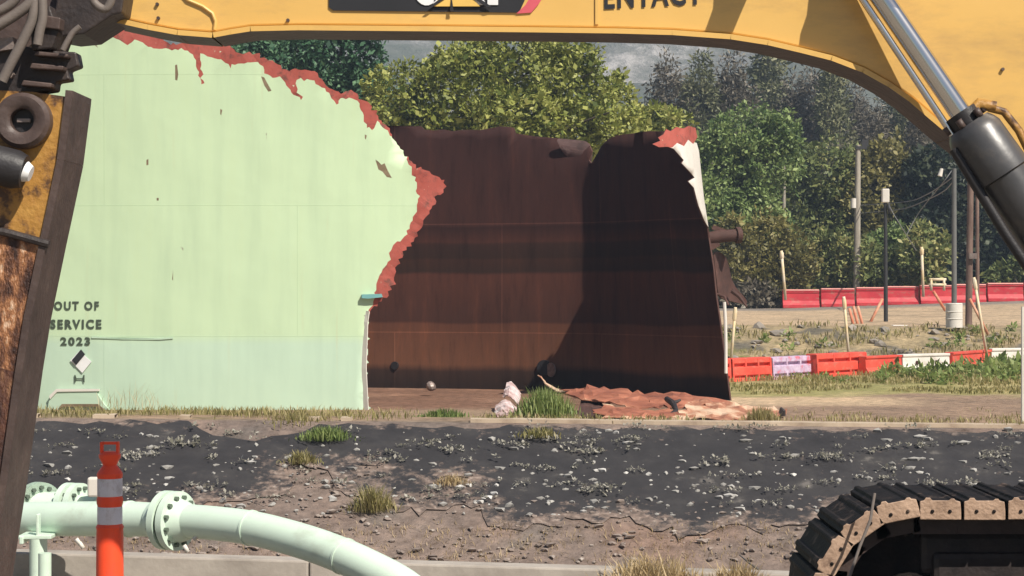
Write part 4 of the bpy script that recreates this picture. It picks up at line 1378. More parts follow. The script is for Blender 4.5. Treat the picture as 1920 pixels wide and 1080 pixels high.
# brackets and hoses at the joint of boom and stick
m_ = MB()
def slab(px, y0, y1, mi=0):
    m_.prism(poly_xz(px, DS), DS + y0, DS + y1, mi)
slab([(-60, 150), (-60, 95), (35, 82), (70, 92), (140, 96), (145, 122), (124, 130), (128, 148), (102, 152), (100, 168), (60, 174), (-60, 200)], 0.02, 0.10)
slab([(95, 20), (110, -60), (235, -60), (222, 20), (205, 24), (150, 60), (110, 64), (88, 60)], 0.05, 0.34)
slab([(60, 60), (95, 10), (112, 60), (100, 92), (62, 96)], -0.02, 0.2)
jb = m_.build("joint_bracket", M['dark_steel'], exc, bevel=0.006)
for (u0, v0, u1, v1) in ((72, 98, 132, 110), (64, 120, 124, 134), (48, 152, 102, 166), (84, 30, 118, 58)):
    m_ = MB()
    m_.prism(poly_xz([(u0, v0), (u1, v0 + 6), (u1 - 2, v1), (u0 - 4, v1 - 4)], DS), DS - 0.035, DS + 0.03)
    m_.build("bracket_plate", M['brown_steel'], jb, bevel=0.004)
for k, (u, v) in enumerate(((20, 140), (30, 100))):
    m_ = MB()
    m_.disc(P(u, v, DS - 0.03), (0, 1, 0), 0.013, 0.03, 6)
    m_.build("bracket_bolt", M['bare_steel'], jb)
hoses = [([(-30, 62), (10, 40), (50, 12), (80, -20)], 0.018), ([(4, 152), (20, 120), (46, 70), (62, 30), (66, -20)], 0.017), ([(70, 84), (74, 60), (80, 30), (78, -20)], 0.016), ([(-20, 30), (20, 8), (40, -20)], 0.016),
         ([(118, 94), (125, 80), (136, 62), (150, 50)], 0.010), ([(170, -20), (178, 6), (200, 16), (215, -20)], 0.014)]
for q, r_ in hoses:
    m_ = MB()
    pts = catmull([P(u, v, DS - 0.06) for u, v in q], 6)
    m_.tube(pts, r_, 10)
    m_.build("hose", M['grey_hose'], exc, smooth=True)
# dusty pale background plate behind hoses (boom nose)
m_ = MB()
slab([(-120, 90), (-120, -60), (96, -60), (92, 20), (60, 60), (30, 84)], 0.12, 0.30)
m_.build("stick_head", M['brown_steel'], exc)
m_ = MB()
slab([(-60, 78), (25, 70), (28, 92), (-60, 104)], -0.01, 0.1)
m_.build("head_plate", M['bare_steel'], exc)

# ---- tracks: the far one shows, its twin stands below the frame
PITCH = 0.188
def make_track(ynear, width):
    cx0, cz = P(1720, 1137, 8.2).x, P(1720, 1137, 8.2).z
    r = 0.458
    L = 3.3
    tr = empty("track", (cx0, ynear, cz))
    tr.parent = exc
    tr.location = Vector((cx0, ynear, cz)) - exc.location
    # path
    per = 2 * L + 2 * math.pi * r
    n = int(per / PITCH)
    def at(s):
        s = s % per
        if s < L:
            return Vector((cx0 + s, 0, cz + r)), Vector((1, 0, 0)), Vector((0, 0, 1))
        s -= L
        if s < math.pi * r:
            a = s / r
            return Vector((cx0 + L + r * math.sin(a), 0, cz + r * math.cos(a))), Vector((math.cos(a), 0, -math.sin(a))), Vector((math.sin(a), 0, math.cos(a)))
        s -= math.pi * r
        if s < L:
            return Vector((cx0 + L - s, 0, cz - r)), Vector((-1, 0, 0)), Vector((0, 0, -1))
        s -= L
        a = s / r
        return Vector((cx0 - r * math.sin(a), 0, cz - r * math.cos(a))), Vector((-math.cos(a), 0, math.sin(a))), Vector((-math.sin(a), 0, -math.cos(a)))
    rnd = random.Random(4)
    for k in range(n):
        p, tdir, nrm = at(0.10 + k * per / n)
        m_ = MB()
        h = PITCH * 0.475
        prof = [(-h, -0.085), (h, -0.085), (h, -0.045), (h * 0.96, -0.006), (h * 0.72, 0.0), (h * 0.66, 0.008), (h * 0.5, 0.008), (h * 0.4, 0.0), (-h * 0.4, 0.0), (-h * 0.5, 0.012), (-h * 0.72, 0.012), (-h * 0.8, 0.0), (-h, -0.004)]
        j = rnd.uniform(-0.004, 0.004)
        pts = [p + tdir * a + nrm * (b_ + j) for a, b_ in prof]
        # end face pale and dusty, top's deep shade painted as near-black
        n_ = len(pts)
        vs = [(q.x, ynear, q.z) for q in pts] + [(q.x, ynear + width, q.z) for q in pts]
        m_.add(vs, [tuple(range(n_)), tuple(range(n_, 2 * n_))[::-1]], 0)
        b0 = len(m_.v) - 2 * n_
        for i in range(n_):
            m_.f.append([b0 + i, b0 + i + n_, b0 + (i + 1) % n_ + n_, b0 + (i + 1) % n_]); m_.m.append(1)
        # bolt heads on the end
        for q in (-0.035, 0.04):
            c = p + tdir * q + nrm * -0.05
            m_.tube([Vector((c.x, ynear - 0.006, c.z)), Vector((c.x, ynear + 0.01, c.z))], 0.009, 6, 1)
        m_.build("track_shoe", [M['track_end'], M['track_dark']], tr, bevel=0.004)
    # chain links
    for yy in (0.12, width - 0.12):
        m_ = MB()
        for k in range(n):
            p, tdir, nrm = at(0.10 + k * per / n)
            rot = Matrix((tdir, Vector((0, 1, 0)), nrm)).transposed()
            m_.box(p + nrm * -0.125 + Vector((0, ynear + yy, 0)), (PITCH * 1.02, 0.05, 0.07), rot.to_3x3())
        m_.build("chain", M['brown_steel'], tr)
    m_ = MB()
    m_.box((cx0 + L / 2, ynear + width / 2, cz), (L - 0.2, width * 0.5, 0.42))
    m_.box((cx0 + L / 2, ynear + width / 2, cz + 0.2), (L - 0.1, width * 0.42, 0.19))  # filler block added to keep the gap above the frame dark
    m_.build("track_frame", M['dark_steel'], tr, bevel=0.03)
    for xx in (cx0, cx0 + L):
        m_ = MB()
        m_.disc((xx, ynear + width / 2, cz), (0, 1, 0), r - 0.17, width * 0.36, 32)
        m_.disc((xx, ynear + width / 2, cz), (0, 1, 0), 0.12, width * 0.5, 20)
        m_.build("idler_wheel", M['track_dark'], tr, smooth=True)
    for k in range(6):
        m_ = MB()
        m_.disc((cx0 + 0.45 + k * 0.48, ynear + width / 2, cz - r + 0.22), (0, 1, 0), 0.10, width * 0.6, 16)
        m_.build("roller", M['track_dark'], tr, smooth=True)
    return tr


make_track(8.2, 0.64)
make_track(4.75, 0.78)
# rod hanging beside the track
m_ = MB()
m_.tube([P(1640, 925, 8.12), P(1632, 975, 8.08), P(1612, 1025, 8.05), P(1590, 1090, 8.0)], 0.0065, 8)
m_.build("grease_hose", M['grey_hose'], exc, smooth=True)
# carbody, house and counterweight (right of the frame)
m_ = MB()
m_.box((4.0, 6.9, 0.42), (1.7, 2.7, 0.5))
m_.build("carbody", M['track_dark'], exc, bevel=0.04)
m_ = MB(); m_.box((2.95, 6.55, 0.72), (0.6, 0.5, 0.62))
m_.build("foot_bracket", M['dark_steel'], exc, bevel=0.03)
m_ = MB(); m_.tube([(4.3, 6.9, 0.65), (4.3, 6.9, 1.02)], 0.62, 36)
m_.build("slew_ring", M['dark_steel'], exc, smooth=True)
m_ = MB(); m_.prism([(3.05, 1.03), (6.6, 1.03), (6.9, 1.25), (6.9, 2.2), (5.2, 2.25), (3.9, 2.1), (3.05, 1.5)], 5.55, 8.05)
m_.build("house", M['yellow'], exc, bevel=0.05)

# ------------------------------------------------------------------ pipes, post and kerb wall in front
def flange(m_, c, ax, r, th, nb=12, mi=0, mj=1):
    m_.disc(c, ax, r, th, 36, mi)
    ax = Vector(ax).normalized()
    x = ax.cross(Vector((0, 0, 1))).normalized()
    y = x.cross(ax)
    for k in range(nb):
        a = 2 * math.pi * (k + 0.5) / nb
        q = Vector(c) + (x * math.cos(a) + y * math.sin(a)) * r * 0.80
        m_.tube([q - ax * (th / 2 + 0.018), q + ax * (th / 2 + 0.018)], 0.0125, 6, mj)


pipe = empty("green_pipe", P(330, 1080, 9.6), "pale mint green pipe with bolted flanges bending down to the ground beside the orange post", "pipe")
M['mint2'] = M['mint']
ctrl = [(-60, 974, 10.35), (20, 974, 10.2), (120, 973, 10.02), (230, 973, 9.85), (330, 976, 9.68), (400, 981, 9.55), (470, 990, 9.42), (540, 1007, 9.28), (615, 1031, 9.12), (695, 1066, 8.95), (768, 1108, 8.8), (840, 1180, 8.62), (880, 1290, 8.5)]
path = catmull([P(*q) for q in ctrl], 8)
rp = []
for p in path:
    u = 960 + p.x / p.y * F
    rp.append(0.091 if u < 240 else 0.091 - 0.006 * min(1, (u - 240) / 60))
m_ = MB(); m_.tube(path, rp, 32)
m_.build("pipe_run", M['mint'], pipe, smooth=True)
ax = (P(345, 976, 9.66) - P(300, 975, 9.73)).normalized()
ax = Vector((ax.x, ax.y, 0)).normalized()
fc = P(322, 976, 9.69)
m_ = MB()
flange(m_, fc - ax * 0.028, ax, 0.150, 0.036)
m_.tube([fc - ax * 0.12, fc - ax * 0.045], [0.088, 0.115], 28, 0)
m_.build("flange", [M['mint'], M['bolt']], pipe, smooth=True)
m_ = MB()
flange(m_, fc + ax * 0.028, ax, 0.150, 0.036)
m_.tube([fc + ax * 0.045, fc + ax * 0.12], [0.115, 0.087], 28, 0)
m_.build("flange", [M['mint'], M['bolt']], pipe, smooth=True)
m_ = MB(); m_.disc(fc, ax, 0.135, 0.02, 30)
m_.build("gasket", M['bolt'], pipe, smooth=True)
for u_ in (238, 470, 640):
    k_ = min(range(len(path) - 1), key=lambda q: abs(960 + path[q].x / path[q].y * F - u_))
    m_ = MB()
    m_.disc(path[k_], path[k_ + 1] - path[k_ - 1], rp[k_] + 0.004, 0.012, 32)
    m_.build("weld_ring", M['mint'], pipe, smooth=True)
# support saddle and post
m_ = MB()
m_.box(P(72, 1004, 9.95), (0.17, 0.16, 0.02))
m_.box(P(72, 985, 9.90), (0.014, 0.05, 0.12))
m_.box(P(46, 1010, 9.93), (0.02, 0.14, 0.04))
m_.build("saddle", M['mint'], pipe, bevel=0.004)
m_ = MB()
pp = P(84, 1037, 9.75)
m_.tube([pp, (pp.x, pp.y, -0.12)], 0.033, 20)
m_.build("support_post", M['mint'], pipe, smooth=True)
for u, v in ((143, 1010), (149, 1017)):
    m_ = MB()
    q = P(u, v, 9.85)
    m_.tube([q, q + Vector((0.02, 0, -0.03))], 0.011, 8)
    m_.build("drain_plug", M['offwhite'], pipe, smooth=True)
for du, dv in ((345, 1022), (363, 1012)):
    m_ = MB()
    q = P(du, dv, 9.55)
    m_.tube([q, q + Vector((0.03 if du > 350 else 0.02, 0, 0.03 if du > 350 else -0.035))], 0.011, 8)
    m_.build("stud_bolt", M['offwhite'], pipe, smooth=True)
# second line behind
pipe2 = empty("flanged_valve", P(90, 1080, 11.0), "mint green bolted valve body standing behind the bending pipe at the far left", "valve")
m_ = MB()
c0 = P(72, 952, 10.8)
ax2 = Vector((0.72, -0.69, 0)).normalized()
m_.disc(c0, ax2, 0.145, 0.05, 36)
flange(m_, c0, ax2, 0.145, 0.05, 14)
m_.build("flange", [M['mint'], M['bolt']], pipe2, smooth=True)
m_ = MB()
c1 = P(138, 952, 10.75)
ax3 = Vector((0.93, -0.36, 0)).normalized()
flange(m_, c1 - ax3 * 0.03, ax3, 0.14, 0.035, 12)
flange(m_, c1 + ax3 * 0.03, ax3, 0.14, 0.035, 12)
m_.build("flange", [M['mint'], M['bolt']], pipe2, smooth=True)
m_ = MB()
m_.tube([P(10, 955, 10.85), P(72, 952, 10.8), P(138, 952, 10.78), P(190, 956, 10.72)], 0.09, 24)
m_.tube([P(52, 935, 10.8), P(36, 919, 10.8)], 0.03, 12)
m_.tube([(c0.x, c0.y, c0.z), (c0.x, c0.y, -0.3)], 0.05, 16)
m_.build("valve_body", M['mint'], pipe2, smooth=True)
m_ = MB()
m_.box(P(181, 913, 10.6), (0.095, 0.05, 0.11))
o = m_.build("sign_plate", M['white_bar'], pipe2, bevel=0.012)
m_ = MB(); m_.tube([P(184, 930, 10.6), P(184, 960, 10.6)], 0.012, 10)
m_.build("sign_stem", M['mint'], pipe2, smooth=True)

# kerb wall
m_ = MB()
for k in range(3):
    u0, u1 = -600 + k * 1180, -600 + (k + 1) * 1180 - 2
    def wl(u):
        a = (u - 0) / 1500.0
        D = 11.15 - 0.25 * a
        return P(u, 1035 + 45 * a * 0.95, D)
    a, b_ = wl(u0), wl(u1)
    m_.add([(a.x, a.y, -0.2), (b_.x, b_.y, -0.2), (b_.x, b_.y, b_.z), (a.x, a.y, a.z), (a.x, a.y + 0.16, -0.2), (b_.x, b_.y + 0.16, -0.2), (b_.x, b_.y + 0.16, b_.z), (a.x, a.y + 0.16, a.z)],
           [(0, 1, 2, 3), (3, 2, 6, 7), (5, 4, 7, 6), (0, 3, 7, 4), (1, 5, 6, 2)])
o = m_.build("concrete_wall", M['concrete'], bevel=0.012)
tag(o, "low weathered concrete wall running along the bottom edge behind the pipe", "wall")

# delineator post
post = empty("delineator_post", P(206, 1090, 8.0), "bright orange plastic traffic post with two white reflective bands in front of the pipe", "traffic post")
pb = P(206, 900, 8.0)
k_ = 8.0 / F
def zpx(v): return CZ + (540 - v) * k_
def lathe_post(name, prof, mat):
    m_ = MB()
    m_.tube([(pb.x, pb.y, zpx(v)) for v, r_ in prof], [r_ * k_ for v, r_ in prof], 28)
    return m_.build(name, mat, post, smooth=True, auto=25)
lathe_post("post_body", [(1330, 27), (1180, 26), (1000, 25), (993, 24.5), (988, 26), (984, 24), (982, 22.5), (951, 22.5), (948, 23), (943, 24.5), (935, 24.5), (930, 22.5), (898, 22.5), (894, 23.5), (888, 24), (884, 22), (876, 16), (872, 13), (866, 15.5), (858, 20), (852, 20.5), (848, 17), (846, 10)], M['orange'])
lathe_post("reflective_band", [(930, 22.5), (929, 23.3), (897, 23.3), (896, 22.5)], M['reflect'])
lathe_post("reflective_band", [(982, 22.5), (981, 23.3), (950, 23.3), (949, 22.5)], M['reflect'])
m_ = MB()
m_.box((pb.x - 15 * k_, pb.y, zpx(841)), (5 * k_, 0.03, 26 * k_))
m_.box((pb.x + 15 * k_, pb.y, zpx(841)), (5 * k_, 0.03, 26 * k_))
m_.box((pb.x, pb.y, zpx(830.5)), (25 * k_, 0.03, 5 * k_))
m_.box((pb.x, pb.y, zpx(850)), (25 * k_, 0.03, 6 * k_))
m_.build("handle", M['orange'], post, bevel=0.003)
m_ = MB()
m_.tube([(pb.x, pb.y, -0.1), (pb.x, pb.y, -0.06), (pb.x, pb.y, -0.02)], [0.2, 0.2, 0.17], 24)
m_.build("base", M['rubber'], post, smooth=True)

# ------------------------------------------------------------------ barriers
def barrier_mesh(length, hgt, prof_w, mats, kind, p0, ang):
    """local: length along x, stands on z=0; returns (thing meshes) written in world coords"""
    rot = Matrix.Rotation(ang, 3, 'Z')
    def T(x, y, z): return Vector(p0) + rot @ Vector((x, y, z))
    parts = []
    m_ = MB()
    w_ = prof_w
    if kind == 'panel':        # grooved low barrier
        prof = [(-w_, 0), (-w_, hgt * 0.16), (-w_ * 0.6, hgt * 0.18), (-w_ * 0.6, hgt * 0.24), (-w_, hgt * 0.27), (-w_ * 0.98, hgt * 0.62), (-w_ * 0.4, hgt * 0.65), (-w_ * 0.4, hgt * 0.74), (-w_ * 0.86, hgt * 0.78), (-w_ * 0.8, hgt), (w_ * 0.8, hgt), (w_, 0)]
    else:
        prof = [(-w_, 0), (-w_, hgt * 0.18), (-w_ * 0.55, hgt * 0.42), (-w_ * 0.48, hgt * 0.84), (-w_ * 0.62, hgt * 0.88), (-w_ * 0.62, hgt), (w_ * 0.62, hgt), (w_ * 0.5, hgt * 0.84), (w_ * 0.55, hgt * 0.42), (w_, hgt * 0.18), (w_, 0)]
    n = len(prof)
    h = length / 2 - 0.02
    vs = [T(-h, y, z) for y, z in prof] + [T(h, y, z) for y, z in prof]
    m_.add(vs, [tuple(range(n)), tuple(range(n, 2 * n))[::-1]] + [(i, (i + 1) % n, n + (i + 1) % n, n + i) for i in range(n)])
    if kind == 'panel':
        for k in range(4):
            x = -h + 0.03 + k * (2 * h - 0.06) / 3
            q = [T(x - 0.03, -w_ - 0.012, 0.02), T(x + 0.03, -w_ - 0.012, 0.02), T(x + 0.03, -w_ * 0.84 - 0.012, hgt * 0.98), T(x - 0.03, -w_ * 0.84 - 0.012, hgt * 0.98), T(x - 0.03, 0, 0.02), T(x + 0.03, 0, 0.02), T(x + 0.03, 0, hgt * 0.98), T(x - 0.03, 0, hgt * 0.98)]
            m_.add(q, [(0, 1, 2, 3), (0, 3, 7, 4), (1, 5, 6, 2), (3, 2, 6, 7)])
    return m_, T


barg = "low plastic traffic barriers in the near row"
near = [  # photo x0, x1, base y0, y1, height px, material, kind, label
    (1290, 1362, 719, 716, 45, 'red_bar', 'panel', "red grooved barrier half hidden behind the torn tank's right edge"),
    (1362, 1437, 716, 712, 44, 'red_bar', 'panel', "red grooved plastic barrier directly right of the dark tank edge"),
    (1437, 1517, 712, 707, 42, 'lilac_bar', 'panel', "faded lilac and pink plastic barrier between two red ones"),
    (1520, 1615, 708, 702, 44, 'red_bar', 'panel', "red grooved barrier just right of the lilac one, leaning stake behind it"),
    (1616, 1685, 704, 700, 36, 'red_bar', 'jersey', "narrow red barrier with one dark hole, left of the white barrier"),
    (1686, 1776, 700, 697, 36, 'white_bar', 'jersey', "white plastic barrier with two dark holes between two red barriers"),
    (1779, 1852, 697, 690, 36, 'red_bar', 'jersey', "red barrier with two dark holes at the right, beside tall grass"),
    (1854, 1940, 690, 684, 37, 'white_bar', 'jersey', "white plastic barrier cut by the right edge of the view"),
]
for u0, u1, v0, v1, hp, mk, kind, lab in near:
    a, b_ = hit(u0, v0, 34, 56), hit(u1, v1, 34, 56)
    a.z, b_.z = hz(a.x, a.y), hz(b_.x, b_.y)
    mid = (a + b_) / 2
    L = (b_ - a).length
    hg = hp / F * mid.y
    ang = math.atan2(b_.y - a.y, b_.x - a.x)
    root = empty("plastic_barrier", (mid.x, mid.y, min(a.z, b_.z)), lab, "barrier", barg)
    m_, T = barrier_mesh(L, hg, 0.20 if kind == 'panel' else 0.22, None, kind, (mid.x, mid.y, min(a.z, b_.z) - 0.01), ang)
    m_.build("barrier_body", M[mk], root, bevel=0.015)
    if kind == 'jersey':
        for x in (-L * 0.2, L * 0.2):
            if 'one dark' in lab and x < 0: continue
            m_ = MB()
            q0, q1 = T(x, -0.14, hg * 0.55), T(x, 0.0, hg * 0.55)
            m_.tube([q0, q1], 0.055, 14)
            m_.build("slot", M['slot'], root, smooth=True)
    elif mk == 'lilac_bar':
        pass

farg = "crimson barriers in the far row on the road"
xs_far = [1466, 1538, 1604, 1662, 1724, 1786, 1850, 1920, 1990]
flabs = ["crimson barrier at the left end of the far row, pale stake at its end", "second crimson barrier from the left end of the far row", "crimson barrier left of the thin black pole with white box", "crimson barrier just right of the thin black pole with white box",
         "crimson barrier under the short yellowish stake in the far row", "crimson barrier behind the white barrel and grey pole", "crimson barrier right of the brown pole in the far row", "crimson barrier at the right edge of the far row"]
for i in range(8):
    Df = 85.0
    u0, u1 = xs_far[i], xs_far[i + 1] - 2
    vb = 577
    a, b_ = P(u0, vb, Df), P(u1, vb, Df)
    zz = hz((a.x + b_.x) / 2, Df)
    hg = 0.78
    root = empty("plastic_barrier", ((a.x + b_.x) / 2, Df, zz), flabs[i], "barrier", farg)
    L = (b_ - a).length
    m_, T = barrier_mesh(L, hg, 0.25, None, 'jersey', ((a.x + b_.x) / 2, Df, zz - 0.02), -0.02)
    m_.build("barrier_body", M['dkred_bar'], root, bevel=0.015)
    m_ = MB()
    h = L / 2 - 0.03
    m_.add([T(-h, -0.18, hg + 0.0), T(h, -0.18, hg + 0.0), T(h, 0.18, hg + 0.0), T(-h, 0.18, hg + 0.0), T(-h, -0.16, hg + 0.05), T(h, -0.16, hg + 0.05), T(h, 0.16, hg + 0.05), T(-h, 0.16, hg + 0.05)], [(0, 1, 5, 4), (4, 5, 6, 7), (1, 2, 6, 5), (2, 3, 7, 6), (3, 0, 4, 7)])
    M.setdefault('pinktop', plain('pale_pink_red', (0.72, 0.30, 0.26), scale=2, rough=0.6, bump=0.0))  # top rim paler and pinker than the barrier body
    m_.build("top_rail", M['pinktop'], root)

# stakes (top px, foot px, depth, material, label)
stakes = [
    ((1379, 576), (1371, 672), 49, 'stake', "thin yellowish stake standing just right of the dark tank edge"),
    ((1582, 556), (1591, 662), 52, 'stake', "leaning pale stake behind the red barrier next to the lilac one"),
    ((1826, 520), (1849, 658), 54, 'stake', "tall leaning pale stake beside the brown pole"),
    ((1818, 560), (1846, 614), 60, 'stake_red', "short orange stake slanting down to the foot of the tall leaning stake"),
    ((1465, 470), (1472, 552), 84.5, 'stake', "slender cream stake rising from the left end of the far barriers"),
    ((1728, 463), (1731, 546), 84.6, 'stake', "cream stake rising behind the far barriers between black and grey poles"),
    ((1791, 520), (1788, 570), 76, 'stake', "short pale stake standing above the white barrel"),
    ((1592, 578), (1601, 612), 64, 'stake_red', "leftmost of three short faded orange stakes on the road bank"),
    ((1600, 574), (1609, 612), 64, 'stake_red', "middle one of three short faded orange stakes on the road bank"),
    ((1608, 574), (1618, 612), 64, 'stake_red', "rightmost of three short faded orange stakes on the road bank"),
    ((1655, 560), (1630, 608), 66, 'stake_red', "orange stake slanting left beside the thin black pole"),
    ((1750, 546), (1766, 572), 72, 'stake_red', "small orange stake slanting right against the far crimson barriers"),
]
for tp, ft, D, mk, lab in stakes:
    a = P(*ft, D)
    b_ = P(*tp, D)
    m_ = MB()
    root = empty("marker_stake", (a.x, a.y, a.z - 0.1), lab, "stake", "marker stakes around the barriers")
    m_.tube([a - (b_ - a).normalized() * 0.25, b_], 0.042 * D / 55, 8)
    m_.build("shaft", M[mk], root, smooth=True)
    if (ft[1] - tp[1]) > 60:
        m_ = MB()
        d2 = (b_ - a).normalized()
        m_.tube([b_ - d2 * 0.35, b_ - d2 * 0.3, b_ - d2 * 0.1, b_], [0.045 * D / 55, 0.062 * D / 55, 0.062 * D / 55, 0.03], 8)
        m_.build("tip", M['stake'], root, smooth=True)
# far row posts with lights: small yellow post with bar
m_ = MB()
m_.tube([P(1746, 545, 83.5), P(1746, 522, 83.5)], 0.06, 8)
m_.tube([P(1770, 545, 83.5), P(1770, 522, 83.5)], 0.06, 8)
m_.tube([P(1742, 534, 83.5), P(1774, 534, 83.5)], 0.06, 8)
m_.tube([P(1742, 524, 83.5), P(1774, 524, 83.5)], 0.06, 8)
o = m_.build("yellow_frame", M['stake'], smooth=True)
tag(o, "small yellow pipe frame standing behind the far crimson barriers", "frame")

# ------------------------------------------------------------------ poles, barrel, wires
def pole(top, foot, D, r0, r1, mk, name, lab, cat="pole"):
    a, b_ = P(*foot, D), P(*top, D)
    root = empty(name, (a.x, a.y, a.z), lab, cat)
    m_ = MB()
    m_.tube([(a.x, a.y, a.z - 0.6), a, a.lerp(b_, 0.5), b_], [r0, r0, (r0 + r1) / 2, r1], 14)
    m_.build("shaft", M[mk], root, smooth=True)
    return root


p1 = pole((1609, 272), (1606, 548), 88, 0.17, 0.12, 'pole_grey', "utility_pole", "tall weathered pale wooden utility pole with small white box on its left side")
m_ = MB(); m_.tube([P(1600, 390, 87.7), P(1600, 372, 87.7)], 0.13, 12)
m_.build("meter_box", M['offwhite'], p1, smooth=True)
m_ = MB(); m_.box(P(1615, 277, 87.9), (0.5, 0.12, 0.14)); m_.box(P(1622, 268, 87.9), (0.3, 0.1, 0.3))
m_.build("cross_arm", M['pole_dark'], p1)
p2 = pole((1660, 380), (1661, 602), 66, 0.075, 0.06, 'pole_dark', "lamp_pole", "thin black pole carrying a white box at its top")
m_ = MB(); m_.box(P(1660, 367, 66), (0.25, 0.22, 0.48))
m_.build("white_box", M['offwhite'], p2, bevel=0.03)
m_ = MB(); m_.tube([P(1666, 383, 65.9), P(1668, 400, 65.9)], 0.05, 8)
m_.build("bracket", M['pole_dark'], p2, smooth=True)
p3 = pole((1789, 316), (1789, 574), 70, 0.10, 0.085, 'pole_steel', "steel_pole", "grey steel pole rising behind the white barrel")
p4 = pole((1820, 330), (1816, 618), 62, 0.115, 0.10, 'pole_brown', "wooden_pole", "thick brown wooden pole right of the white barrel, below the hydraulic cylinder")
m_ = MB(); m_.box(P(1824, 480, 61.8), (0.25, 0.1, 0.18))
m_.build("sign_plate", M['bare_steel'], p4)
p5 = pole((1832, 340), (1833, 560), 74, 0.075, 0.07, 'pole_brown', "wooden_pole", "slimmer brown pole standing just behind the thick brown one")
p6 = pole((1470, 312), (1470, 420), 92, 0.09, 0.07, 'pole_grey', "short_pole", "short pale post half hidden among green leaves left of the utility pole")
p7 = pole((1917, 575), (1917, 806), 30, 0.022, 0.02, 'offwhite', "thin_post", "thin pale post at the far right edge on the berm crest")
bx = P(1789, 612, 61)
root = empty("barrel", bx, "dirty white barrel standing at the foot of the grey pole", "barrel")
m_ = MB()
hgt = (612 - 570) / F * 61
rr_ = 16 / F * 61
m_.tube([bx + Vector((0, 0, z * hgt)) for z in (-0.05, 0, 0.32, 0.34, 0.36, 0.64, 0.66, 0.68, 0.98, 1.0)], [rr_ * q for q in (0.97, 0.97, 0.97, 1.03, 0.97, 0.97, 1.03, 0.97, 0.97, 0.9)], 24)
m_.build("barrel_body", M['offwhite'], root, smooth=True)
m_ = MB(); m_.tube([bx + Vector((0, 0, hgt * 1.0)), bx + Vector((0, 0, hgt * 1.04))], [rr_ * 0.98, rr_ * 0.92], 24)
m_.build("lid", M['white_bar'], root, smooth=True)
def wire(q, lab, r_=0.018):
    m_ = MB()
    m_.tube(catmull([P(*k) for k in q], 6), r_, 6)
    o_ = m_.build("overhead_wire", M['wire'], smooth=True)
    tag(o_, lab, "wire", "wires strung between the poles")
wire([(1789, 330, 70), (1765, 348, 72), (1735, 366, 76), (1700, 378, 82), (1613, 385, 88)], "upper sagging wire running left from the grey pole", 0.02)
wire([(1789, 338, 70), (1770, 358, 72), (1735, 376, 76), (1690, 392, 82), (1612, 400, 88)], "lower sagging wire running left from the grey pole", 0.02)
wire([(1786, 318, 70), (1770, 340, 70), (1752, 362, 71), (1722, 400, 72), (1700, 440, 72)], "wire dropping steeply from the top of the grey pole", 0.016)
wire([(1664, 375, 66), (1672, 395, 66), (1690, 425, 66), (1718, 470, 67)], "slack wire hanging right of the white box pole", 0.015)
m_ = MB(); m_.tube([P(1762, 330, 70.2), P(1766, 316, 70.2)], [0.09, 0.06], 10)
o = m_.build("insulator", M['offwhite'], smooth=True); tag(o, "small white insulator on the wires left of the grey pole", "insulator")
# slab on bank
m_ = MB(); m_.box(P(1685, 611, 62.8), (0.5, 0.6, 0.06))
o = m_.build("concrete_slab", M['offwhite'], bevel=0.02); tag(o, "pale flat slab on the road bank right of the black pole", "slab")


# ------------------------------------------------------------------ trees
rng = np.random.default_rng(11)


def rand_dirs(n):
    d = rng.normal(size=(n, 3))
    return d / np.linalg.norm(d, axis=1)[:, None]


def leaves(centres, outw, k, size, spread, aspect=0.42, up=0.35, droop=0.0):
    """k leaf quads (diamonds) round every clump centre"""
    n = len(centres) * k
    c = np.repeat(centres, k, 0)
    o = np.repeat(outw, k, 0)
    r1 = rand_dirs(n) + o * 0.45
    r1[:, 2] += up * 0.6
    r1 /= np.linalg.norm(r1, axis=1)[:, None]
    d = r1 * 0.7 + rand_dirs(n) * 0.75
    d[:, 2] += droop
    d /= np.linalg.norm(d, axis=1)[:, None]
    s = size * np.clip(rng.lognormal(-0.05, 0.38, n), 0.4, 2.2)[:, None]
    nr = rand_dirs(n) * 0.6 + r1 * 0.8
    nr[:, 2] += up
    side = np.cross(d, nr)
    side /= np.linalg.norm(side, axis=1)[:, None] + 1e-9
    base = c + r1 * spread * rng.uniform(0.2, 1, n)[:, None]
    tip = base + d * s
    midp = base + d * s * 0.5
    wv = side * s * aspect * 0.5
    return np.stack([base, midp + wv, tip, midp - wv], 1)


def crown(blobs, n, k, size, spread=None, shell=0.55, up=0.35, gap=0.35, aspect=0.5):
    """clumps of leaves spread through overlapping ellipsoids; gaps where noise is low"""
    vol = np.array([b[3] * b[4] * b[5] for b in blobs]) ** 0.7
    pick = rng.choice(len(blobs), n, p=vol / vol.sum())
    B = np.array(blobs)[pick]
    d = rand_dirs(n)
    r = (shell + (1 - shell) * rng.uniform(0, 1, n) ** 0.6)[:, None]
    # uneven outline
    lump = 1 + 0.34 * nz(d[:, 0] * 3 + pick, d[:, 2] * 3 + d[:, 1] * 2, 1.0)[:, None]
    c = B[:, :3] + d * B[:, 3:6] * r * lump
    g_ = nz(c[:, 0] + 0.7 * c[:, 1], c[:, 2], 0.9, 0.4) + 0.6 * nz(c[:, 0], c[:, 2] * 1.2 + c[:, 1], 0.4, 2.0)
    keep = g_ > -gap - rng.uniform(0, 0.35, n)
    c, d = c[keep], d[keep]
    return leaves(c, d, k, size, spread or size * 0.4, up=up, aspect=aspect)


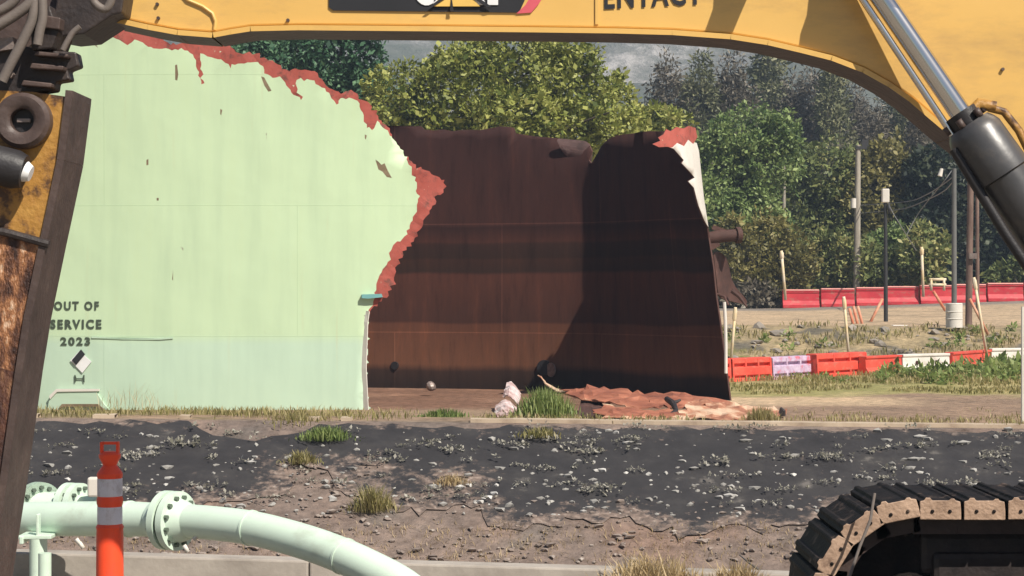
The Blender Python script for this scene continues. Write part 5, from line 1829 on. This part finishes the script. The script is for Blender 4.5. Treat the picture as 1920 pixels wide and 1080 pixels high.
def branches(m_, base, top, blobs, r0, seed=0):
    rnd = random.Random(seed)
    base = Vector(base)
    top = Vector(top)
    mid = base.lerp(top, 0.5) + Vector((rnd.uniform(-0.3, 0.3), rnd.uniform(-0.3, 0.3), 0))
    m_.tube([base - Vector((0, 0, 0.4)), base, mid, top], [r0 * 1.35, r0 * 1.1, r0 * 0.75, r0 * 0.35], 9)
    for b in blobs:
        c = Vector(b[:3])
        st = base.lerp(top, rnd.uniform(0.35, 0.8))
        kn = st.lerp(c, 0.5) + Vector((rnd.uniform(-0.3, 0.3), rnd.uniform(-0.3, 0.3), rnd.uniform(0, 0.4)))
        m_.tube([st, kn, c], [r0 * 0.5, r0 * 0.32, r0 * 0.12], 7)
        for q in range(3):
            e = c + Vector((rnd.uniform(-1, 1) * b[3], rnd.uniform(-1, 1) * b[4], rnd.uniform(-0.2, 1) * b[5])) * 0.75
            m_.tube([kn.lerp(c, 0.6), kn.lerp(e, 0.7), e], [r0 * 0.2, r0 * 0.12, r0 * 0.04], 5)


def tree(name, lab, D, blobs_px, n, k, size, leaf, bark='bark', trunk_r=0.22, depth=0.8, group=None, cat="tree", **kw):
    """blobs in photo pixels (u, v, ru, rv, dD): real ellipsoids at depth D + dD"""
    bl = []
    for q in blobs_px:
        u, v, ru, rv = q[:4]
        dd = q[4] if len(q) > 4 else rng.uniform(-0.8, 0.8)
        c = P(u, v, D + dd)
        rx, rz_ = ru / F * D, rv / F * D
        bl.append((c.x, c.y, c.z, rx, max(rx * depth, 0.4), rz_))
    cx = sum(b[0] for b in bl) / len(bl)
    topz = max(b[2] for b in bl)
    base = (cx, D, hz(cx, D))
    root = empty(name, base, lab, cat, group)
    q = crown(bl, n, k, size, **kw)
    me_ = quads_mesh("crown", q, M[leaf])
    o_ = bpy.data.objects.new("crown", me_)
    link(o_, root)
    m_ = MB()
    branches(m_, base, (cx, D, base[2] + (topz - base[2]) * 0.85), bl, trunk_r, int(abs(cx) * 100))
    m_.build("trunk", M[bark], root, smooth=True)
    return root


# big bright tree behind the tank
tree("leafy_tree", "large bright yellow-green leafy tree filling the middle behind the tank", 68,
     [(960, 130, 120, 75, -1.0), (860, 185, 110, 80, -0.6), (760, 185, 75, 65, 0.4), (1060, 170, 100, 80, -0.8), (1130, 205, 85, 60, 0), (950, 225, 140, 60, -1.6), (820, 240, 110, 45, -0.5), (1080, 240, 110, 50, -1.2), (900, 110, 70, 50, 0.6), (720, 215, 45, 50, 0.8), (1040, 105, 60, 40, 0.5), (1000, 330, 200, 90, 0), (800, 330, 120, 90, 0.3)],
     2500, 24, 0.165, 'leaf_bright', trunk_r=0.35, shell=0.58, spread=0.36, gap=0.22, aspect=0.6, up=0.5)
tree("leafy_tree", "dark blue-green tree rising behind the torn top of the green tank wall", 74,
     [(480, 110, 70, 55), (560, 90, 90, 60), (640, 110, 75, 70), (600, 170, 100, 55), (680, 165, 55, 45), (520, 40, 110, 50), (660, 40, 60, 50), (430, 60, 60, 45), (640, 260, 120, 80)],
     2000, 20, 0.19, 'leaf_dark', trunk_r=0.3, spread=0.38, gap=0.3, aspect=0.55, up=0.45)
tree("leafy_tree", "bright green tree right of the tank's red-tipped edge", 88,
     [(1400, 260, 75, 55), (1350, 300, 50, 60), (1440, 310, 65, 60), (1380, 360, 70, 50), (1460, 250, 45, 40), (1330, 380, 50, 50), (1400, 430, 80, 60)],
     1800, 17, 0.18, 'leaf_mid', trunk_r=0.22, spread=0.32, gap=0.3)
tree("bushy_tree", "small yellow-green bush just above the tank's right wall", 80,
     [(1230, 225, 40, 22), (1195, 240, 35, 25), (1270, 240, 30, 25), (1225, 270, 55, 30)], 420, 13, 0.21, 'leaf_bright', trunk_r=0.12, spread=0.27)
tree("bushy_tree", "rounded olive-brown bush right of the torn nozzle", 86.3,
     [(1430, 445, 65, 45), (1480, 490, 50, 50), (1400, 490, 60, 55), (1440, 530, 80, 45), (1370, 450, 40, 40)], 1500, 12, 0.18, 'leaf_olive', trunk_r=0.16, spread=0.24, gap=0.45)
tree("bushy_tree", "low dark scrub under the olive bush at the left end of the road", 85.5,
     [(1375, 552, 34, 26), (1405, 556, 36, 24), (1438, 560, 26, 18)], 420, 7, 0.22, 'leaf_grey', trunk_r=0.1, spread=0.2, gap=0.5)
tree("leafy_tree", "brown-tinged tree left of the pale utility pole", 96,
     [(1540, 320, 60, 55), (1500, 380, 55, 55), (1570, 400, 55, 60), (1530, 450, 60, 50), (1600, 340, 45, 60)], 1300, 12, 0.23, 'leaf_mixed', spread=0.34, gap=0.3)
tree("leafy_tree", "tree with tan-tipped foliage right of the pale utility pole", 95,
     [(1660, 310, 55, 50), (1640, 370, 55, 55), (1690, 400, 50, 60), (1660, 450, 60, 50), (1710, 340, 40, 40)], 1300, 12, 0.23, 'leaf_olive', spread=0.34, gap=0.25)
tree("bushy_tree", "green bush at the foot of the pale utility pole", 89.5,
     [(1560, 480, 50, 45), (1620, 500, 55, 45), (1550, 530, 50, 35), (1670, 520, 50, 40)], 1200, 12, 0.20, 'leaf_mixed', spread=0.27, gap=0.4)
tree("bushy_tree", "green shrub behind the thin black pole", 90,
     [(1670, 470, 40, 45), (1700, 515, 45, 40), (1640, 540, 45, 25)], 750, 12, 0.20, 'leaf_mid', spread=0.27, gap=0.35)
tree("leafy_tree", "deep shaded dark tree behind the grey steel pole", 94,
     [(1755, 330, 60, 60), (1770, 400, 70, 70), (1730, 450, 50, 60), (1800, 470, 60, 60), (1850, 420, 60, 80), (1760, 520, 80, 40)], 2200, 7, 0.30, 'leaf_shaded', spread=0.25, gap=0.6)
tree("leafy_tree", "dark tree behind the hydraulic cylinder at the right edge", 96,
     [(1890, 470, 60, 70), (1930, 400, 70, 90), (1960, 500, 60, 60), (1870, 530, 60, 35), (2000, 420, 60, 90)], 1700, 7, 0.30, 'leaf_shaded', spread=0.25, gap=0.5)
tree("bushy_tree", "loose green shrub just left of the grey pole above the far barriers", 88,
     [(1715, 480, 28, 35), (1745, 500, 28, 35), (1728, 450, 22, 28), (1760, 470, 20, 30)], 320, 10, 0.24, 'leaf_mixed', spread=0.28, gap=0.2, trunk_r=0.08)
tree("bushy_tree", "loose low green shrub at the right edge above the far barriers", 88,
     [(1880, 520, 30, 22), (1915, 510, 30, 28)], 190, 9, 0.22, 'leaf_mixed', spread=0.25, gap=0.2, trunk_r=0.08)
# dry grey trees on the hillside: three built, the rest copied
protos = []
for k in range(3):
    u = 1250 + 60 * k
    D = 125
    r_ = tree("dry_tree" if k != 1 else "sparse_tree", "dry grey-brown half bare tree on the hillside" if k != 1 else "sparse olive-green tree standing among the dry hillside trees", D, [(u, 190, 34, 60), (u - 22, 230, 30, 50), (u + 22, 220, 30, 60), (u + 4, 140, 20, 45), (u, 280, 40, 60)], 1000, 7, 0.30, 'leaf_hill' if k == 1 else 'leaf_grey', bark='bark_pale', trunk_r=0.2, spread=0.4, gap=0.30, aspect=0.32, up=0.0, group="dry trees on the hillside" if k != 1 else "sparse olive trees on the hillside")
    protos.append(r_)


def copy_tree(o_):
    c = o_.copy()
    C.objects.link(c)
    for ch in o_.children:
        d = ch.copy()
        C.objects.link(d)
        d.parent = c
    return c


spots = [(1225, 150, .8), (1290, 140, .9), (1350, 135, .95), (1395, 128, .9), (1440, 140, 1.08), (1480, 126, 0.9), (1520, 138, 1.0), (1560, 124, 0.9), (1600, 135, .85), (1640, 126, 0.8), (1685, 138, .85), (1720, 126, 0.8), (1770, 134, 0.85), (1830, 126, 0.85), (1890, 136, .9), (1950, 128, .9),
         (1180, 165, .7), (1300, 170, .85), (1380, 165, .9), (1470, 172, .95), (1540, 165, .85), (1620, 172, .8), (1700, 166, .8), (1800, 172, .85), (1330, 112, 0.55), (1500, 112, 0.62), (1590, 110, 0.6), (1720, 110, 0.6), (1250, 118, .5)]
rnd = random.Random(21)
for i, (u, D, s) in enumerate(spots):
    o_ = copy_tree(protos[i % 3])
    x = (u - 960) / F * D
    o_.location = (x, D, hz(x, D) - 0.2)
    o_.rotation_euler.z = rnd.uniform(0, 6.28)
    o_.scale = (s * rnd.uniform(0.9, 1.15), s * rnd.uniform(0.9, 1.15), s * rnd.uniform(0.9, 1.2))
# far-off wood on the hill behind: one mass
q = []
for k in range(150):
    D = rng.uniform(140, 230)
    x = rng.uniform(-0.24, 0.34) * D
    z0 = hz(x, D)
    h_ = rng.uniform(4, 8)
    b = [(x, D, z0 + h_ * 0.55, h_ * 0.35, h_ * 0.35, h_ * 0.5), (x + rng.uniform(-2, 2), D, z0 + h_ * 0.35, h_ * 0.4, h_ * 0.4, h_ * 0.35)]
    q.append(crown(b, 60, 5, 0.75, spread=0.7, gap=0.4, shell=0.5))
me = quads_mesh("far_wood", np.concatenate(q), leafmat('far_wood_leaves', (0.05, 0.06, 0.035), (0.13, 0.135, 0.09), (0.30, 0.28, 0.23), trans=0.2, nscale=0.08))
o = bpy.data.objects.new("far_wood", me)
C.objects.link(o)
tag(o, "mixed green and grey wood covering the far hillside", "wood", kind='stuff')


# ------------------------------------------------------------------ grass, weeds, stones
def blades(x, y, h, wdt, leanamt=0.5, per=1, z=None):
    n = len(x)
    z0 = height(x, y) if z is None else z
    base = np.stack([x, y, z0 - 0.01], 1)
    a = rng.uniform(0, 2 * np.pi, n)
    dirv = np.stack([np.cos(a), np.sin(a), np.zeros(n)], 1)
    side = np.stack([-np.sin(a), np.cos(a), np.zeros(n)], 1)
    l = rng.uniform(0.1, 1, n)[:, None] * leanamt
    hh = (h * rng.uniform(0.5, 1.25, n))[:, None]
    up = np.array([0, 0, 1.0])
    tip = base + up * hh + dirv * hh * l
    midp = base + up * hh * 0.55 + dirv * hh * l * 0.3
    wv = side * (wdt * rng.uniform(0.6, 1.3, n))[:, None]
    return np.stack([base, midp - wv * 0.75, tip, midp + wv * 0.75], 1)


def add_stuff(name, q, mat, lab, cat):
    me_ = quads_mesh(name, q, M[mat])
    o_ = bpy.data.objects.new(name, me_)
    C.objects.link(o_)
    tag(o_, lab, cat, kind='stuff')


# grass along the crest and foot of the tank
n = 26000
x = rng.uniform(-9.5, 9.5, n); y = 24.2 + 11.5 * rng.uniform(0, 1, n) ** 1.2
dens = nz(x, y, 1.1) + 0.5 * nz(x, y, 0.35, 2)
left = x < -1.5 - 0.15 * (y - 24)
k = np.where(left, dens > -0.05 - 0.5 * (y > 34.5), dens > 0.35) & (y < 35.6) & ~((x > 0.6) & (x < 5.2) & (y > 32))
x, y = x[k], y[k]
q1 = blades(x, y, np.where(x < -1.5, 0.12, 0.10), np.full(len(x), 0.012), 0.9)
n = 20000
x = rng.uniform(4.3, 16, n); y = rng.uniform(41, 53, n)
k = (nz(x, y, 1.4) + 0.5 * nz(x, y, 0.5, 1)) > 0.15 - (y - 41) * 0.04
x, y = x[k], y[k]
q2 = blades(x, y, np.full(len(x), 0.10) + 0.06 * (y > 45), np.full(len(x), 0.022), 0.7)
n = 9000
x = rng.uniform(5, 22, n); y = rng.uniform(52, 62, n)
k = (nz(x, y, 1.2) + 0.6 * nz(x, y, 0.5, 1)) > 0.05
x, y = x[k], y[k]
q3 = blades(x, y, np.full(len(x), 0.22), np.full(len(x), 0.03), 0.8)
add_stuff("grass", np.concatenate([q1, q2, q3]), 'grass', "short dry yellowish grass along the berm crest and road bank", "grass")
# leafier weeds: along near barriers right, slope crest left
cs = []
def weed_patch(n, ux, vy, sz, d0=17.6, d1=60):
    for _ in range(n):
        p = hit(rng.uniform(*ux), rng.uniform(*vy), d0, d1)
        cs.append((p.x, p.y, hz(p.x, p.y) + sz * 0.3, sz))
weed_patch(60, (1640, 1930), (694, 722), 0.32, 40, 56)
weed_patch(40, (1850, 1930), (680, 706), 0.4, 40, 56)
weed_patch(22, (1400, 1660), (706, 722), 0.15, 38, 56)
weed_patch(12, (1370, 1920), (620, 668), 0.3, 50, 64)
C_ = np.array(cs)
qs = []
for c in C_:
    qs.append(leaves(np.repeat(c[None, :3], 8, 0) + rand_dirs(8) * c[3] * 0.6 * np.array([1.3, 1, 0.6]), rand_dirs(8) * 0.3 + np.array([0, 0, 0.6]), 6, c[3] * 0.45, c[3] * 0.2))
add_stuff("undergrowth", np.concatenate(qs), 'greengrass', "leafy green undergrowth around the near barriers and road bank", "undergrowth")
# pale little weeds scattered over the cover sheet
cs = []
for _ in range(120):
    u, v = rng.uniform(40, 1930), 806 + 150 * rng.uniform(0, 1) ** 1.1
    p = hit(u, v)
    cs.append((p.x, p.y, p.z + 0.045))
C_ = np.array(cs)
qs = []
for c in C_:
    kk = int(rng.integers(4, 16))
    s = rng.uniform(0.03, 0.07)
    tl = rng.uniform(-0.35, 0.5)
    w1 = rng.normal(size=kk) * s * 2.2
    cc = c + np.stack([w1, rng.normal(size=kk) * s * 0.9 + tl * w1, np.abs(rng.normal(size=kk)) * s * 0.35], 1)
    qs.append(leaves(cc, np.tile([0, -0.5, 0.7], (kk, 1)), 6, s * 0.55, s * 0.45, aspect=0.6, up=0.9))
add_stuff("weeds", np.concatenate(qs), 'weed', "pale small weeds scattered across the black cover sheet", "weeds")


def stones(n, fu, smin, smax, name, mat, lab, flat=0.6):
    vs, fs = [], []
    bm = bmesh.new()
    bmesh.ops.create_icosphere(bm, subdivisions=1, radius=1.0)
    bv = np.array([v_.co[:] for v_ in bm.verts])
    bf = np.array([[v_.index for v_ in f_.verts] for f_ in bm.faces])
    bm.free()
    V, Fc = [], []
    for i in range(n):
        x, y = fu()
        s = smin + (smax - smin) * rng.uniform() ** 2.5
        j = bv * (1 + rng.uniform(-0.28, 0.28, (len(bv), 1)))
        a = rng.uniform(-0.6, 0.6) if name == 'gravel' else rng.uniform(0, 6.28)
        j = j * np.array([s * rng.uniform(0.8, 1.9), s, s * flat])
        if s > smin + 0.5 * (smax - smin): j = j * (1 + 0.25 * np.sin(j[:, :1] * 90))
        j = np.stack([j[:, 0] * np.cos(a) - j[:, 1] * np.sin(a), j[:, 0] * np.sin(a) + j[:, 1] * np.cos(a), j[:, 2]], 1)
        V.append(j + np.array([x, y, hz(x, y) + s * 0.25 + 0.01]))
        Fc.append(bf + i * len(bv))
    m_ = MB()
    m_.add(np.concatenate(V).tolist(), np.concatenate(Fc).tolist())
    o_ = m_.build(name, M[mat])
    tag(o_, lab, name, kind='stuff')


def on_lower():
    while True:
        u, v = rng.uniform(-60, 1700), rng.uniform(880, 1060)
        if v < 940 and not (500 < u < 720): continue
        if v < 990 and rng.uniform() < 0.45: continue
        p = hit(u, v, 14.0)
        return p.x, p.y
stones(900, on_lower, 0.006, 0.042, "rubble", 'stone', "grey and tan rubble at the foot of the slope")
def on_sheet():
    p = hit(rng.uniform(40, 1930), 808 + 165 * rng.uniform() ** 0.8)
    return p.x, p.y
M['sheetstone'] = weathered('dusty_grey_stone', [(0.35, (0.20, 0.19, 0.175)), (0.55, (0.36, 0.345, 0.32)), (0.7, (0.62, 0.60, 0.57))], scale=1.6, rough=0.9, bump=0.3)
stones(640, on_sheet, 0.011, 0.05, "gravel", 'sheetstone', "loose grey stones lying on the black cover sheet", 0.75)
def on_bank():
    x = rng.uniform(5.5, 20); y = rng.uniform(53, 61.5)
    return x, y
stones(190, on_bank, 0.05, 0.24, "boulders", 'rock', "grey rocks embedded in the road bank")
# dry blades and twigs in the rubble
n = 2600
uu = rng.uniform(-60, 1650, n); vv = rng.uniform(985, 1060, n)
pp_ = [hit(a, b, 14.0) for a, b in zip(uu[:900], vv[:900])]
x = np.array([p.x for p in pp_]); y = np.array([p.y for p in pp_])
q = blades(np.repeat(x, 3) + rng.normal(size=2700) * 0.03, np.repeat(y, 3) + rng.normal(size=2700) * 0.03, np.full(2700, 0.07), np.full(2700, 0.005), 1.6)
add_stuff("straw", q, 'strawgrass', "dry straw littering the dirt below the cover sheet", "straw")


def clump(name, lab, u, v, ru, hpx, n, mat, D=None, lean_=0.6, wd=0.012, cat="grass clump"):
    p = hit(u, v) if D is None else P(u, v, D)
    if D is None: p.z = hz(p.x, p.y)
    r_ = ru / F * p.y
    hh = hpx / F * p.y
    x = p.x + rng.normal(size=n) * r_ * 0.42
    y = p.y + rng.normal(size=n) * r_ * 0.35
    q = blades(x, y, hh * np.exp(-((x - p.x) / (r_ * 1.1)) ** 2), np.full(n, wd), lean_, z=np.full(n, p.z))
    me_ = quads_mesh(name, q, M[mat])
    o_ = bpy.data.objects.new(name, me_)
    C.objects.link(o_)
    tag(o_, lab, cat)
    return o_


clump("grass_clump", "tall green grass clump beside the left end of the orange plate", 1022, 784, 62, 52, 900, 'greengrass', D=33.0, wd=0.016)
clump("grass_clump", "low dark green grass clump in front of the tank floor", 832, 784, 55, 18, 420, 'greengrass', D=32.5)
clump("grass_clump", "yellow-green grass clump at the right tip of the fallen plate", 1428, 793, 40, 30, 420, 'grass', D=32.4)
clump("dry_weed", "sparse brown dry weed in front of the stencilled tank wall", 245, 770, 70, 52, 75, 'strawgrass', D=35.2, lean_=0.9, wd=0.0055, cat="weed")
clump("grass_clump", "green weeds growing over the crest near the tank's torn corner", 560, 800, 90, 26, 700, 'grass', D=24.3, lean_=0.8)
clump("grass_clump", "green tuft spilling down the black slope below the tank", 612, 828, 55, 26, 520, 'greengrass', lean_=0.9)
clump("grass_clump", "small pale weed tuft on the slope above the bare dirt patch", 565, 872, 40, 24, 260, 'grass', lean_=0.9)
clump("grass_clump", "olive weed tuft amid rubble below the black sheet", 700, 962, 45, 48, 380, 'grass', lean_=0.7, wd=0.010)
clump("grass_clump", "straw-coloured tuft in the middle of the black slope", 850, 912, 40, 20, 260, 'strawgrass', lean_=0.9, wd=0.008)
clump("grass_clump", "green tuft at the crest below the tall grass clump", 1012, 822, 50, 20, 300, 'grass', lean_=0.9)
clump("grass_clump", "pale straw clump at the bottom edge right of centre", 1225, 1112, 120, 66, 900, 'strawgrass', D=10.6, lean_=0.9, wd=0.006)
clump("grass_clump", "smaller straw clump at the bottom edge near the track", 1385, 1108, 70, 52, 420, 'strawgrass', D=10.5, lean_=0.9, wd=0.006)
m_ = MB()
m_.tube([P(1386, 1040, 11.3), P(1405, 1056, 11.3), P(1425, 1070, 11.3), P(1445, 1090, 11.3)], [0.004, 0.006, 0.008, 0.01], 6)
o = m_.build("dead_twig", M['pole_dark'], smooth=True)
tag(o, "thin dark dead twig slanting up beside the track at the bottom", "twig")

# ------------------------------------------------------------------ haze
m_ = MB()
m_.box((0, 740, 150), (3000, 1560, 310))
hm = bpy.data.materials.new("haze")
hm.use_nodes = True
t = hm.node_tree
for nd in list(t.nodes):
    if nd.type == 'BSDF_PRINCIPLED':
        t.nodes.remove(nd)
pv = N(t, "ShaderNodeVolumePrincipled")
pv.inputs['Color'].default_value = (0.60, 0.75, 0.97, 1)
pv.inputs['Density'].default_value = 0.0007
t.links.new(pv.outputs[0], t.nodes["Material Output"].inputs['Volume'])
HAZE = True
if HAZE:
    o = m_.build("haze", hm)
    tag(o, kind='stuff')
